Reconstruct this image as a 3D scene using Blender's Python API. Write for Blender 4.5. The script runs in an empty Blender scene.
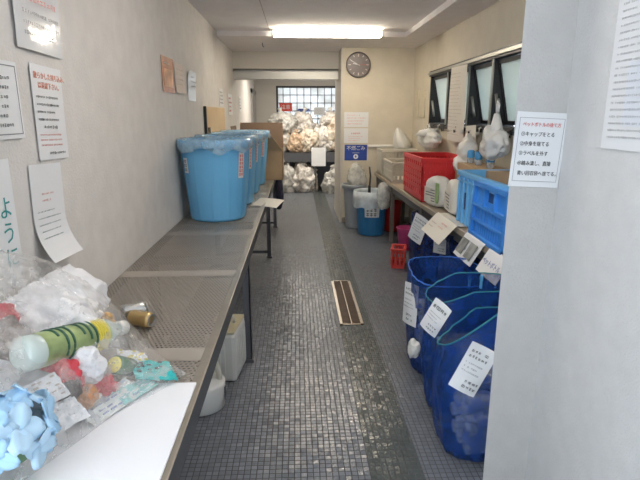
import bpy, bmesh, math, random
from mathutils import Vector, Matrix, Euler, noise
PI = math.pi
S = bpy.context.scene
C = S.collection
random.seed(7)

# ------------------------------------------------------------------ camera, light, exposure
cam = bpy.data.cameras.new('camera'); cam.sensor_width = 36; cam.lens = 28.41; cam.clip_start = .02
camo = bpy.data.objects.new('camera', cam); C.objects.link(camo)
camo.location = (0, 0, 1.5); camo.rotation_euler = (math.radians(90 - 13.903), 0, math.radians(-2.531))
S.camera = camo
W = bpy.data.worlds.new('sky'); S.world = W; W.use_nodes = True
W.node_tree.nodes['Background'].inputs[0].default_value = (.82, .91, 1, 1)
W.node_tree.nodes['Background'].inputs[1].default_value = 6.2
LAMP = 52.0          # strength of the ceiling tube
BACK_LAMP = 52.0     # watts of the tube in the far room
S.view_settings.view_transform = 'Standard'; S.view_settings.look = 'None'
S.view_settings.gamma = 1; S.view_settings.use_curve_mapping = False
S.view_settings.exposure = -0.25
S.cycles.transparent_max_bounces = 32
S.cycles.max_bounces = 10

# ------------------------------------------------------------------ materials
MATS = {}
def nodes(name):
    m = bpy.data.materials.new(name); m.use_nodes = True
    nt = m.node_tree; return m, nt, nt.nodes['Principled BSDF'], nt.nodes['Material Output']
def mat(name, col, rough=.6, metal=0., bump=0., scale=40., var=0., spec=.5, trans=0.):
    if name in MATS: return MATS[name]
    m, nt, p, out = nodes(name)
    p.inputs['Base Color'].default_value = (*col, 1); p.inputs['Roughness'].default_value = rough
    p.inputs['Metallic'].default_value = metal; p.inputs['Specular IOR Level'].default_value = spec
    N, L = nt.nodes, nt.links
    tc = N.new('ShaderNodeTexCoord')
    if var or bump:
        n = N.new('ShaderNodeTexNoise'); n.inputs['Scale'].default_value = scale; n.inputs['Detail'].default_value = 4
        L.new(tc.outputs['Object'], n.inputs['Vector'])
        if bump:
            b = N.new('ShaderNodeBump'); b.inputs['Strength'].default_value = bump; b.inputs['Distance'].default_value = .01
            L.new(n.outputs['Fac'], b.inputs['Height']); L.new(b.outputs['Normal'], p.inputs['Normal'])
        if var:
            n2 = N.new('ShaderNodeTexNoise'); n2.inputs['Scale'].default_value = scale * .12; n2.inputs['Detail'].default_value = 5
            L.new(tc.outputs['Object'], n2.inputs['Vector'])
            r = N.new('ShaderNodeMapRange'); r.inputs[1].default_value = .3; r.inputs[2].default_value = .7
            r.inputs[3].default_value = 1 - var; r.inputs[4].default_value = 1 + var
            L.new(n2.outputs['Fac'], r.inputs[0])
            mx = N.new('ShaderNodeMixRGB'); mx.blend_type = 'MULTIPLY'; mx.inputs[0].default_value = 1
            mx.inputs[1].default_value = (*col, 1); L.new(r.outputs[0], mx.inputs[2]); L.new(mx.outputs[0], p.inputs['Base Color'])
    if trans:
        t = N.new('ShaderNodeBsdfTranslucent'); t.inputs[0].default_value = (*col, 1)
        mix = N.new('ShaderNodeMixShader'); mix.inputs[0].default_value = trans
        L.new(p.outputs[0], mix.inputs[1]); L.new(t.outputs[0], mix.inputs[2]); L.new(mix.outputs[0], out.inputs['Surface'])
    MATS[name] = m; return m
def film(name, col, clear, rough=.12, bump=.6, scale=25., spec=.6, weave=0.):
    """see-through sheet: a share `clear` passes, the rest is a glossy coloured skin"""
    if name in MATS: return MATS[name]
    m, nt, p, out = nodes(name); N, L = nt.nodes, nt.links
    p.inputs['Base Color'].default_value = (*col, 1); p.inputs['Roughness'].default_value = rough
    p.inputs['Specular IOR Level'].default_value = spec
    tc = N.new('ShaderNodeTexCoord')
    n = N.new('ShaderNodeTexNoise'); n.inputs['Scale'].default_value = scale; n.inputs['Detail'].default_value = 5
    L.new(tc.outputs['Object'], n.inputs['Vector'])
    b = N.new('ShaderNodeBump'); b.inputs['Strength'].default_value = bump; b.inputs['Distance'].default_value = .02
    L.new(n.outputs['Fac'], b.inputs['Height']); L.new(b.outputs['Normal'], p.inputs['Normal'])
    tr = N.new('ShaderNodeBsdfTransparent'); mix = N.new('ShaderNodeMixShader')
    r = N.new('ShaderNodeMapRange'); r.inputs[1].default_value = .35; r.inputs[2].default_value = .65
    r.inputs[3].default_value = min(1, clear + .12); r.inputs[4].default_value = max(0, clear - .12)
    L.new(n.outputs['Fac'], r.inputs[0])
    fac = r.outputs[0]
    if weave:
        wv = N.new('ShaderNodeTexWave'); wv.inputs['Scale'].default_value = weave; wv.bands_direction = 'DIAGONAL'
        wv2 = N.new('ShaderNodeTexWave'); wv2.inputs['Scale'].default_value = weave; wv2.bands_direction = 'Z'
        L.new(tc.outputs['Object'], wv.inputs['Vector']); L.new(tc.outputs['Object'], wv2.inputs['Vector'])
        mm = N.new('ShaderNodeMath'); mm.operation = 'MAXIMUM'; L.new(wv.outputs['Fac'], mm.inputs[0]); L.new(wv2.outputs['Fac'], mm.inputs[1])
        m3 = N.new('ShaderNodeMath'); m3.operation = 'MULTIPLY_ADD'; m3.inputs[1].default_value = -.12
        L.new(mm.outputs[0], m3.inputs[0]); L.new(fac, m3.inputs[2]); fac = m3.outputs[0]
    L.new(fac, mix.inputs[0]); L.new(p.outputs[0], mix.inputs[1]); L.new(tr.outputs[0], mix.inputs[2])
    L.new(mix.outputs[0], out.inputs['Surface'])
    MATS[name] = m; return m
def emit(name, col, s):
    m, nt, p, out = nodes(name)
    p.inputs['Base Color'].default_value = (*col, 1)
    p.inputs['Emission Color'].default_value = (*col, 1); p.inputs['Emission Strength'].default_value = s
    return m

def math_n(nt, op, a, b=None, c=None):
    n = nt.nodes.new('ShaderNodeMath'); n.operation = op
    for i, v in enumerate((a, b, c)):
        if v is None: continue
        if isinstance(v, (int, float)): n.inputs[i].default_value = v
        else: nt.links.new(v, n.inputs[i])
    return n.outputs[0]

def floor_material():
    m, nt, p, out = nodes('mosaic_tile'); N, L = nt.nodes, nt.links
    tc = N.new('ShaderNodeTexCoord'); sp = N.new('ShaderNodeSeparateXYZ'); L.new(tc.outputs['Object'], sp.inputs[0])
    P = .0272
    u = math_n(nt, 'DIVIDE', sp.outputs[0], P); v = math_n(nt, 'DIVIDE', sp.outputs[1], P)
    fu, fv = math_n(nt, 'FRACT', u), math_n(nt, 'FRACT', v)
    def edge(f): return math_n(nt, 'MINIMUM', f, math_n(nt, 'SUBTRACT', 1, f))
    e = math_n(nt, 'MINIMUM', edge(fu), edge(fv))
    tile = N.new('ShaderNodeMapRange'); tile.inputs[1].default_value = .055; tile.inputs[2].default_value = .105
    L.new(e, tile.inputs[0])
    cb = N.new('ShaderNodeCombineXYZ'); L.new(math_n(nt, 'FLOOR', u), cb.inputs[0]); L.new(math_n(nt, 'FLOOR', v), cb.inputs[1])
    wn = N.new('ShaderNodeTexWhiteNoise'); L.new(cb.outputs[0], wn.inputs['Vector'])
    # dark green band that carries the drain
    band = math_n(nt, 'MULTIPLY', math_n(nt, 'GREATER_THAN', sp.outputs[0], .30), math_n(nt, 'LESS_THAN', sp.outputs[0], .53))
    mx = N.new('ShaderNodeMixRGB'); L.new(band, mx.inputs[0])
    mx.inputs[1].default_value = (.180, .197, .225, 1); mx.inputs[2].default_value = (.085, .102, .10, 1)
    dirt = N.new('ShaderNodeTexNoise'); dirt.inputs['Scale'].default_value = 1.3; dirt.inputs['Detail'].default_value = 6
    L.new(tc.outputs['Object'], dirt.inputs['Vector'])
    k = math_n(nt, 'MULTIPLY', math_n(nt, 'MULTIPLY_ADD', wn.outputs['Value'], .22, .89), math_n(nt, 'MULTIPLY_ADD', dirt.outputs['Fac'], .5, .75))
    mul = N.new('ShaderNodeMixRGB'); mul.blend_type = 'MULTIPLY'; mul.inputs[0].default_value = 1
    L.new(mx.outputs[0], mul.inputs[1]); L.new(k, mul.inputs[2])
    gm = N.new('ShaderNodeMixRGB'); gm.inputs[1].default_value = (.06, .062, .068, 1)
    L.new(tile.outputs[0], gm.inputs[0]); L.new(mul.outputs[0], gm.inputs[2]); L.new(gm.outputs[0], p.inputs['Base Color'])
    L.new(math_n(nt, 'MULTIPLY_ADD', tile.outputs[0], -.48, .72), p.inputs['Roughness'])
    # every tile sits at a slightly different tilt, and the grout is lower
    vm = N.new('ShaderNodeVectorMath'); vm.operation = 'MULTIPLY_ADD'
    L.new(wn.outputs['Color'], vm.inputs[0]); vm.inputs[1].default_value = (.12, .12, 0); vm.inputs[2].default_value = (-.06, -.06, 0)
    bp = N.new('ShaderNodeBump'); bp.inputs['Strength'].default_value = .5; bp.inputs['Distance'].default_value = .002
    L.new(tile.outputs[0], bp.inputs['Height'])
    va = N.new('ShaderNodeVectorMath'); va.operation = 'ADD'; L.new(bp.outputs[0], va.inputs[0]); L.new(vm.outputs[0], va.inputs[1])
    vn = N.new('ShaderNodeVectorMath'); vn.operation = 'NORMALIZE'; L.new(va.outputs[0], vn.inputs[0])
    L.new(vn.outputs[0], p.inputs['Normal']); p.inputs['Specular IOR Level'].default_value = .38
    return m
def perforated_material():
    m, nt, p, out = nodes('perforated_steel'); N, L = nt.nodes, nt.links
    p.inputs['Base Color'].default_value = (.40, .365, .32, 1); p.inputs['Metallic'].default_value = .25; p.inputs['Roughness'].default_value = .42
    tc = N.new('ShaderNodeTexCoord'); sp = N.new('ShaderNodeSeparateXYZ'); L.new(tc.outputs['Object'], sp.inputs[0])
    P = .0155
    v = math_n(nt, 'DIVIDE', sp.outputs[1], P); row = math_n(nt, 'FLOOR', v)
    u = math_n(nt, 'ADD', math_n(nt, 'DIVIDE', sp.outputs[0], P), math_n(nt, 'MULTIPLY', math_n(nt, 'MODULO', row, 2), .5))
    du = math_n(nt, 'SUBTRACT', math_n(nt, 'FRACT', u), .5); dv = math_n(nt, 'SUBTRACT', math_n(nt, 'FRACT', v), .5)
    d = math_n(nt, 'SQRT', math_n(nt, 'ADD', math_n(nt, 'MULTIPLY', du, du), math_n(nt, 'MULTIPLY', dv, dv)))
    hole = math_n(nt, 'LESS_THAN', d, .38)
    # blank margins between the punched fields
    f = math_n(nt, 'FRACT', math_n(nt, 'DIVIDE', math_n(nt, 'ADD', sp.outputs[1], .12), .9))
    hole = math_n(nt, 'MULTIPLY', hole, math_n(nt, 'GREATER_THAN', math_n(nt, 'MINIMUM', f, math_n(nt, 'SUBTRACT', 1, f)), .05))
    tr = N.new('ShaderNodeBsdfTransparent'); mix = N.new('ShaderNodeMixShader')
    L.new(hole, mix.inputs[0]); L.new(p.outputs[0], mix.inputs[1]); L.new(tr.outputs[0], mix.inputs[2]); L.new(mix.outputs[0], out.inputs[0])
    n = N.new('ShaderNodeTexNoise'); n.inputs['Scale'].default_value = 9; L.new(tc.outputs['Object'], n.inputs['Vector'])
    L.new(math_n(nt, 'MULTIPLY_ADD', n.outputs['Fac'], .3, .25), p.inputs['Roughness'])
    return m

M_wall = mat('painted_wall', (.68, .655, .625), .75, bump=.25, scale=90, var=.05)
M_wall2 = mat('painted_wall_grey', (.60, .60, .595), .8, bump=.35, scale=120, var=.03)
M_cream = mat('cream_wall', (.64, .58, .47), .75, bump=.2, scale=60, var=.04)
M_ceil = mat('ceiling_board', (.88, .835, .82), .85, bump=.08, scale=60, var=.03)
M_soffit = mat('soffit_paint', (.58, .55, .50), .7, bump=.1, scale=60)
M_dark = mat('dark_bronze', (.022, .023, .026), .45)
M_alu = mat('brushed_aluminium', (.42, .41, .38), .4, .8)
M_steel = mat('steel_rim', (.36, .33, .28), .38, .7, bump=.1, scale=30, var=.12)
M_steel_dk = mat('painted_steel', (.10, .105, .115), .5, .4)
M_leg = mat('leg_steel', (.12, .125, .14), .5, .5)
M_white = mat('white_plastic', (.75, .74, .70), .4)
M_paper = mat('white_paper', (.78, .79, .80), .55)
M_lam = mat('laminated_paper', (.74, .75, .76), .12)
M_cpaper = mat('cream_paper', (.76, .72, .64), .5)
M_ink = mat('black_ink', (.03, .03, .035), .6)
M_grey = mat('grey_ink', (.22, .22, .24), .6)
M_red = mat('red_ink', (.62, .07, .05), .6)
M_pink = mat('faded_red_ink', (.72, .30, .27), .6)
M_orange = mat('orange_ink', (.70, .22, .12), .6)
M_teal = mat('teal_ink', (.03, .28, .27), .6)
M_bluei = mat('blue_ink', (.03, .07, .33), .6)
M_bin = mat('sky_blue_plastic', (.15, .46, .78), .22, bump=.05, scale=8, var=.06)
M_bin2 = mat('mid_blue_plastic', (.03, .19, .42), .4)
M_liner = film('clear_liner', (.55, .74, .86), .62, .14, .8, 14)
M_crd = mat('cardboard', (.46, .32, .19), .8, bump=.1, scale=50, var=.06)
M_crd_shade = mat('cardboard_inside_shade', (.20, .14, .10), .85)  # cardboard darkened to paint in the shade inside the open box
M_ply = mat('plywood', (.62, .46, .27), .6, var=.1, scale=20)
M_foam = mat('white_board', (.88, .88, .90), .45, bump=.15, scale=18)

# ------------------------------------------------------------------ mesh helpers
def link(name, bm_or_me, m, parent=None, smooth=False, loc=None):
    if isinstance(bm_or_me, bmesh.types.BMesh):
        me = bpy.data.meshes.new(name); bmesh.ops.recalc_face_normals(bm_or_me, faces=bm_or_me.faces[:]) ; bm_or_me.to_mesh(me); bm_or_me.free()
    else: me = bm_or_me
    for mm in (m if isinstance(m, (list, tuple)) else [m]): me.materials.append(mm)
    if smooth:
        for f in me.polygons: f.use_smooth = True
    o = bpy.data.objects.new(name, me); C.objects.link(o)
    if parent: o.parent = parent
    if loc is not None: o.location = loc
    return o
def tag(o, label, cat, group=None, kind=None):
    o['label'] = label; o['category'] = cat
    if group: o['group'] = group
    if kind: o['kind'] = kind
    return o
def thing(name, label, cat, loc=(0, 0, 0), rz=0, group=None):
    o = bpy.data.objects.new(name, None); C.objects.link(o); o.location = loc; o.rotation_euler = (0, 0, rz)
    o.empty_display_size = .05
    return tag(o, label, cat, group)
def copy_tree(o, parent=None):
    c = o.copy(); C.objects.link(c)
    if parent: c.parent = parent
    for ch in list(o.children): copy_tree(ch, c)
    return c
def box(bm, x0, x1, y0, y1, z0, z1, bev=0, M=None):
    r = bmesh.ops.create_cube(bm, size=1)
    vs = r['verts']
    for v in vs:
        v.co = Vector((x0 + (v.co.x + .5) * (x1 - x0), y0 + (v.co.y + .5) * (y1 - y0), z0 + (v.co.z + .5) * (z1 - z0)))
    if bev:
        es = list({e for v in vs for e in v.link_edges})
        rr = bmesh.ops.bevel(bm, geom=es, offset=bev, segments=2, affect='EDGES', profile=.5)
        vs = list({v for f in rr['faces'] for v in f.verts} | {v for v in vs if v.is_valid})
    if M is not None:
        for v in vs: v.co = M @ v.co
    return vs
def B(*a, **k):
    bm = bmesh.new(); box(bm, *a, **k); return bm
def tube(bm, pts, r, n=8, closed=False):
    pts = [Vector(p) for p in pts]; rings = []; N = len(pts)
    up = Vector((0, 0, 1))
    for i, p in enumerate(pts):
        a = pts[(i - 1) % N] if (closed or i > 0) else p
        b = pts[(i + 1) % N] if (closed or i < N - 1) else p
        t = (b - a).normalized()
        s = t.cross(up if abs(t.dot(up)) < .95 else Vector((1, 0, 0))).normalized(); q = s.cross(t)
        rr = r[i] if isinstance(r, (list, tuple)) else r
        rings.append([bm.verts.new(p + (s * math.cos(2 * PI * k / n) + q * math.sin(2 * PI * k / n)) * rr) for k in range(n)])
    for i in range(N if closed else N - 1):
        A, Bq = rings[i], rings[(i + 1) % N]
        for k in range(n): bm.faces.new((A[k], A[(k + 1) % n], Bq[(k + 1) % n], Bq[k]))
    if not closed:
        bm.faces.new(rings[0]); bm.faces.new(rings[-1][::-1])
def lathe(bm, prof, n=32, mod=None, c=(0, 0, 0), cap0=True, cap1=False):
    rings = []
    for j, (r, z) in enumerate(prof):
        ring = []
        for k in range(n):
            a = 2 * PI * k / n; rr = r * (mod(a, j, z) if mod else 1)
            ring.append(bm.verts.new((c[0] + rr * math.cos(a), c[1] + rr * math.sin(a), c[2] + z)))
        rings.append(ring)
    for A, Bq in zip(rings, rings[1:]):
        for k in range(n): bm.faces.new((A[k], A[(k + 1) % n], Bq[(k + 1) % n], Bq[k]))
    if cap0: bm.faces.new(rings[0][::-1])
    if cap1: bm.faces.new(rings[-1])
def blob(bm, c, rad, amp=.18, freq=5., sub=4, seed=0, flat=0., M=None):
    """crumpled closed lump"""
    r = bmesh.ops.create_icosphere(bm, subdivisions=sub, radius=1)
    off = Vector((seed * 7.3, seed * 3.1, seed * 1.7))
    for v in r['verts']:
        d = v.co.normalized(); q = Vector((d.x * rad[0], d.y * rad[1], d.z * rad[2]))
        k = 1 + amp * noise.noise(q * freq + off) + amp * .55 * (1 - 2 * abs(noise.noise(q * freq * 2.3 + off)))
        q = q * k
        if flat and q.z < -rad[2] * flat: q.z = -rad[2] * flat + (q.z + rad[2] * flat) * .08
        if M is not None: q = M @ q
        v.co = q + Vector(c)
    return r['verts']
def plate(bm, pts, t=.0015):
    """thin solid sheet from a grid of points pts[i][j]"""
    ni, nj = len(pts), len(pts[0]); P = [[Vector(p) for p in r] for r in pts]
    def nrm(i, j):
        a = P[min(i + 1, ni - 1)][j] - P[max(i - 1, 0)][j]; b = P[i][min(j + 1, nj - 1)] - P[i][max(j - 1, 0)]
        return a.cross(b).normalized()
    F = [[bm.verts.new(P[i][j]) for j in range(nj)] for i in range(ni)]
    K = [[bm.verts.new(P[i][j] - nrm(i, j) * t) for j in range(nj)] for i in range(ni)]
    for i in range(ni - 1):
        for j in range(nj - 1):
            bm.faces.new((F[i][j], F[i + 1][j], F[i + 1][j + 1], F[i][j + 1])); bm.faces.new((K[i][j], K[i][j + 1], K[i + 1][j + 1], K[i + 1][j]))
    for i in range(ni - 1):
        for j in (0, nj - 1): bm.faces.new((F[i][j], F[i + 1][j], K[i + 1][j], K[i][j]))
    for j in range(nj - 1):
        for i in (0, ni - 1): bm.faces.new((F[i][j], F[i][j + 1], K[i][j + 1], K[i][j]))
def text(name, body, size, m, parent, loc, align='LEFT', sx=1., rot=0):
    cu = bpy.data.curves.new(name, 'FONT'); cu.body = body; cu.size = size; cu.align_x = align; cu.align_y = 'CENTER'
    cu.extrude = .0003; cu.resolution_u = 2
    t = bpy.data.objects.new(name, cu); C.objects.link(t)
    dg = bpy.context.evaluated_depsgraph_get(); dg.update()
    me = bpy.data.meshes.new_from_object(t.evaluated_get(dg)); bpy.data.objects.remove(t); bpy.data.curves.remove(cu)
    o = bpy.data.objects.new(name, me); me.materials.clear(); me.materials.append(m); C.objects.link(o)
    o.parent = parent; o.location = loc; o.scale = (sx, 1, 1); o.rotation_euler = (0, 0, rot); return o
def frame_matrix(c, u, n):
    u = Vector(u).normalized(); n = Vector(n).normalized(); v = n.cross(u).normalized()
    M = Matrix((u, v, n)).transposed().to_4x4(); M.translation = Vector(c); return M
RIGHT = {'left': ((0, 1, 0), (1, 0, 0)), 'right': ((0, -1, 0), (-1, 0, 0)), 'front': ((1, 0, 0), (0, -1, 0))}
def sheet(name, label, cat, c, side, w, h, m=M_paper, roll=0, curl=0., curl_top=0., wave=0., group=None, t=.0015):
    """a paper hung on a wall: local x right, y up, z out of the wall; curl lifts the lower end"""
    u, n = RIGHT[side] if isinstance(side, str) else side
    bm = bmesh.new(); NI, NJ = 8, 14; pts = []
    for i in range(NI + 1):
        row = []
        for j in range(NJ + 1):
            x = (i / NI - .5) * w; y = (j / NJ - .5) * h
            k = max(0, .45 - j / NJ) / .45; kt = max(0, j / NJ - .5) / .5
            z = .004 + curl * k * k + curl_top * kt * kt + wave * (1 + math.sin(i / NI * 5 + j / NJ * 3)) * .5
            row.append((x, y, z))
        pts.append(row)
    plate(bm, pts, t)
    o = link(name, bm, m, smooth=False); tag(o, label, cat, group)
    o.matrix_world = frame_matrix(c, u, n) @ Matrix.Rotation(roll, 4, 'Z')
    o['_w'] = w; o['_h'] = h
    return o
def dashes(parent, m, x0, x1, y0, y1, rows, th=.45, seed=1, name='print', z=.0062, ragged=True, zf=None):
    """rows of small printed strokes too fine to read in the photograph"""
    rnd = random.Random(seed); bm = bmesh.new(); dy = (y1 - y0) / rows; g = dy * th
    for r in range(rows):
        y = y1 - (r + .5) * dy; x = x0; end = x1 - (rnd.random() * .35 * (x1 - x0) if ragged else 0)
        while x < end:
            L = g * rnd.choice((.55, .8, .9, 1.0)); a = rnd.random()
            zz = z if zf is None else zf(x, y)
            def seg(ax, bx, ay, by): box(bm, ax, bx, ay, by, zz - .0003, zz)
            hh = g * (.75 + .25 * rnd.random()) * .5; tk = g * .065; xe = min(x + L, x1); wd = xe - x
            kind = rnd.randrange(6)
            for q in ((.8, .1, -.7), (.5, -.2), (.7, .0), (.3, -.5), (.8, -.8), (.6,))[kind]: seg(x + wd * rnd.uniform(0, .15), xe - wd * rnd.uniform(0, .15), y + hh * q - tk, y + hh * q + tk)
            for q in ((.5,), (.25, .75), (.1, .9), (.4,), (.05, .95, .5), (.3, .7))[kind]: seg(x + wd * q - tk, x + wd * q + tk, y - hh * rnd.uniform(.6, 1), y + hh * rnd.uniform(.5, 1))
            x += L + g * .28
            if rnd.random() < .06: x += g
    return link(name, bm, m, parent)
def border(parent, m, w, h, t=.003, z=.0062, name='printed_border'):
    bm = bmesh.new()
    for a in ((-w, w, h - t, h), (-w, w, -h, -h + t), (-w, -w + t, -h, h), (w - t, w, -h, h)): box(bm, *a, z - .0003, z)
    return link(name, bm, m, parent)
def struct(name, bm, m):
    o = link(name, bm, m); o['kind'] = 'structure'; return o

# ------------------------------------------------------------------ the room
XL, XR = -.9, 1.6
struct('floor', B(-1.1, 2.4, -1.2, 11.5, -.08, 0), floor_material())
struct('wall_left', B(-1.05, XL, .55, 11.5, 0, 2.6), M_wall)
bm = bmesh.new()                                           # window wall with its long opening
WY0, WY1, WZ0, WZ1 = 3.1, 6.2, 1.385, 1.985
box(bm, XR, XR + .22, 1.9, 7.2, 0, WZ0); box(bm, XR, XR + .22, 1.9, 7.2, WZ1, 2.6)
box(bm, XR, XR + .22, 1.9, WY0, WZ0, WZ1); box(bm, XR, XR + .22, WY1, 7.2, WZ0, WZ1)
struct('wall_right', bm, M_cream)
bm = bmesh.new(); vs = box(bm, .735, 1.9, 1.72, 1.86, 0, 2.6)
for v in vs:
    if v.co.x < 1 and v.co.y > 1.8: v.co.x = .82
struct('wall_return', bm, mat('pillar_shade_paint', (.53, .52, .505), .8, bump=.35, scale=120, var=.03))  # wall colour darkened here to stand in for weaker daylight on this face
struct('wall_daylight_block', B(-.75, 1.15, -1.3, -1.2, 0, 2.6), M_wall2)  # unseen wall added behind the camera to keep daylight off the pillar
struct('wall_near', B(.909, 1.15, -1.2, 1.72, 0, 2.6), M_wall2)
struct('wall_clock', B(.615, 1.9, 7.12, 8.25, 0, 2.6), M_cream)
struct('trim_doorway', B(.60, .625, 7.10, 8.2, 0, 2.4), M_soffit)
bm = bmesh.new(); box(bm, -.92, .62, 7.55, 7.9, 2.136, 2.6); struct('wall_soffit', bm, M_soffit)
bm = bmesh.new(); box(bm, -.92, .62, 7.60, 7.85, 2.0, 2.10); box(bm, -.92, .62, 7.70, 7.88, 2.09, 2.14); struct('trim_shutter', bm, M_alu)
struct('wall_back', None or (lambda b: (box(b, -1.0, -.44, 11.2, 11.4, 0, 2.6), box(b, 1.3, 2.4, 11.2, 11.4, 0, 2.6), box(b, -.44, 1.3, 11.2, 11.4, 2.1, 2.6), box(b, -.44, 1.3, 11.2, 11.4, 0, .9), b)[-1])(bmesh.new()), M_soffit)
struct('wall_far', B(2.2, 2.4, 8.2, 11.4, 0, 2.6), M_cream)
bm = bmesh.new(); box(bm, -1.0, 2.4, -1.25, 6.15, 2.425, 2.6); struct('ceiling', bm, M_ceil)
bm = bmesh.new(); box(bm, -1.0, 2.4, 6.15, 11.4, 2.37, 2.6); struct('ceiling_far', bm, M_ceil)
struct('trim_beam', B(1.26, 1.75, 1.0, 6.15, 2.37, 2.5), M_ceil)
bm = bmesh.new(); box(bm, -.302, -.298, .3, 6.15, 2.4235, 2.4255); struct('trim_ceiling_joint', bm, mat('joint', (.36, .34, .32), .9))
bm = bmesh.new(); box(bm, .615, 1.6, 7.105, 7.122, 0, .07); struct('baseboard_clock', bm, mat('vinyl_base', (.33, .30, .25), .6))
# door in the far room
d = link('door_1', B(-.905, -.88, 10.35, 11.1, 0, 1.93), mat('door_grey', (.36, .35, .34), .5)); d['kind'] = 'structure'
bm = bmesh.new(); box(bm, -.90, -.865, 10.28, 10.36, 0, 2.0); box(bm, -.90, -.865, 11.08, 11.16, 0, 2.0); box(bm, -.90, -.865, 10.28, 11.16, 1.92, 2.0)
f = link('door_frame', bm, M_alu, d)
bm = bmesh.new(); tube(bm, [(-.87, 10.45, .95), (-.83, 10.45, .95), (-.83, 10.56, .95)], .01); link('door_handle', bm, M_alu, d, True)

# far window: grid of bars, bright outside
w = link('window_2', (lambda b: (box(b, -.44, 1.3, 11.22, 11.27, 2.06, 2.1), box(b, -.44, -.40, 11.2, 11.27, .9, 2.1), box(b, 1.26, 1.3, 11.2, 11.27, .9, 2.1), box(b, -.44, 1.3, 11.22, 11.27, .9, .94), b)[-1])(bmesh.new()), M_dark); w['kind'] = 'structure'
bm = bmesh.new()
for i in range(1, 12): box(bm, -.44 + i * .148 - .008, -.44 + i * .148 + .008, 11.230, 11.25, .92, 2.08)
for i in range(1, 8): box(bm, -.42, 1.28, 11.236, 11.249, 2.08 - i * .165 - .008, 2.08 - i * .165 + .008)
link('window_bars', bm, mat('bar_grey', (.10, .09, .095), .5), w)
link('pane', B(-.42, 1.28, 11.255, 11.26, .92, 2.08), film('dimming_glass', (.85, .88, .88), .32, .5, 0, 3), w)  # milky film added to the pane to dim the outside behind the bars

# right-hand window strip: dark frame, four sashes tilted outwards at the bottom
w = link('window_1', (lambda b: (box(b, XR - .03, XR + .2, WY0, WY1, WZ1 - .05, WZ1 + .012), box(b, XR - .015, XR + .2, WY0, WY1, WZ0 - .01, WZ0 + .025),
     box(b, XR - .015, XR + .2, WY1 - .03, WY1, WZ0, WZ1), box(b, XR - .015, XR + .2, WY0, WY0 + .03, WZ0, WZ1), b)[-1])(bmesh.new()), M_dark); w['kind'] = 'structure'
link('head_rail', B(XR - .045, XR - .025, WY0, WY1, WZ1 - .03, WZ1 - .005), M_alu, w)
M_frost = mat('frosted_glass', (.70, .75, .72), .35, trans=.36)
bounds = [6.2, 5.48, 4.80, 4.22, 3.66, 3.1]
for i in range(5):
    y1, y0 = bounds[i], bounds[i + 1]
    link('mullion', B(XR - .01, XR + .19, y0 - .012, y0 + .012, WZ0, WZ1 - .05), M_dark, w)
    link('mullion_face', B(XR - .022, XR - .01, y0 - .013, y0 + .013, WZ0, WZ1 - .04), M_alu, w)
    zt, zb = WZ1 - .06, WZ0 + .035; A = math.atan2(.11, zt - zb)
    def sash_M(): return Matrix.Translation((XR + .012, 0, zt)) @ Matrix.Rotation(-A, 4, 'Y')
    H = (zt - zb) / math.cos(A)
    bm = bmesh.new(); fr = .032
    for a in ((0, .03, y0 + .03, y1 - .008, -fr, 0), (0, .03, y0 + .03, y1 - .008, -H, -H + fr), (0, .03, y0 + .03, y0 + .03 + fr, -H, 0), (0, .03, y1 - .008 - .03, y1 - .008, -H, 0)):
        box(bm, *a, M=sash_M())
    s = link('sash', bm, M_dark, w)
    link('pane', B(.012, .018, y0 + .05, y1 - .034, -H + .02, -.02, M=sash_M()), M_frost, s)
    bm = bmesh.new(); tube(bm, [(XR + .02, y1 - .11, WZ0 + .10), (XR + .005, y1 - .05, WZ0 + .28)], .012); link('stay_arm', bm, M_alu, w, True)

# ------------------------------------------------------------------ lamps
M_tube = emit('tube_light', (1, .90, .74), LAMP); M_tube2 = emit('tube_light_white', (1, .94, .87), LAMP * .68)
for lab, y in (('long lit white fluorescent batten on the ceiling', 6.03), ('fluorescent batten on the ceiling above the near end of the steel table', 2.3)):
    t = thing('ceiling_lamp', lab, 'lamp', (.35, y, 2.425))
    link('housing', B(-.625, .625, -.05, .05, -.025, 0), M_white, t)
    bm = bmesh.new()
    for yy in (-.045, .045): tube(bm, [(-.60, yy, -.052), (.60, yy, -.052)], .024, 12)
    link('tube', bm, M_tube if y > 4 else M_tube2, t)
    for sx in (-1, 1): link('end_cap', B(sx * .615 - .015, sx * .615 + .015, -.075, .075, -.075, -.02), M_white, t)
t = thing('ceiling_lamp', 'fluorescent batten in the far room, hidden behind the soffit', 'lamp', (.2, 9.3, 2.37))
link('housing', B(-.62, .62, -.06, .06, -.03, 0), M_white, t)
bl = bpy.data.lights.new('far_tube', 'AREA'); bl.shape = 'RECTANGLE'; bl.size = 1.2; bl.size_y = .08; bl.energy = BACK_LAMP; bl.color = (1, .92, .80)
o = bpy.data.objects.new('far_tube', bl); C.objects.link(o); o.parent = t; o.location = (0, 0, -.035)
bm = bmesh.new(); tube(bm, [(0, 0, 0), (0, 0, -.035), (.02, 0, -.05)], .006, 6); o = link('ceiling_hook', bm, M_leg, None, True, (-.42, 6.7, 2.37)); tag(o, 'small dark hook in the ceiling left of the lit lamp', 'hook')

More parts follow.
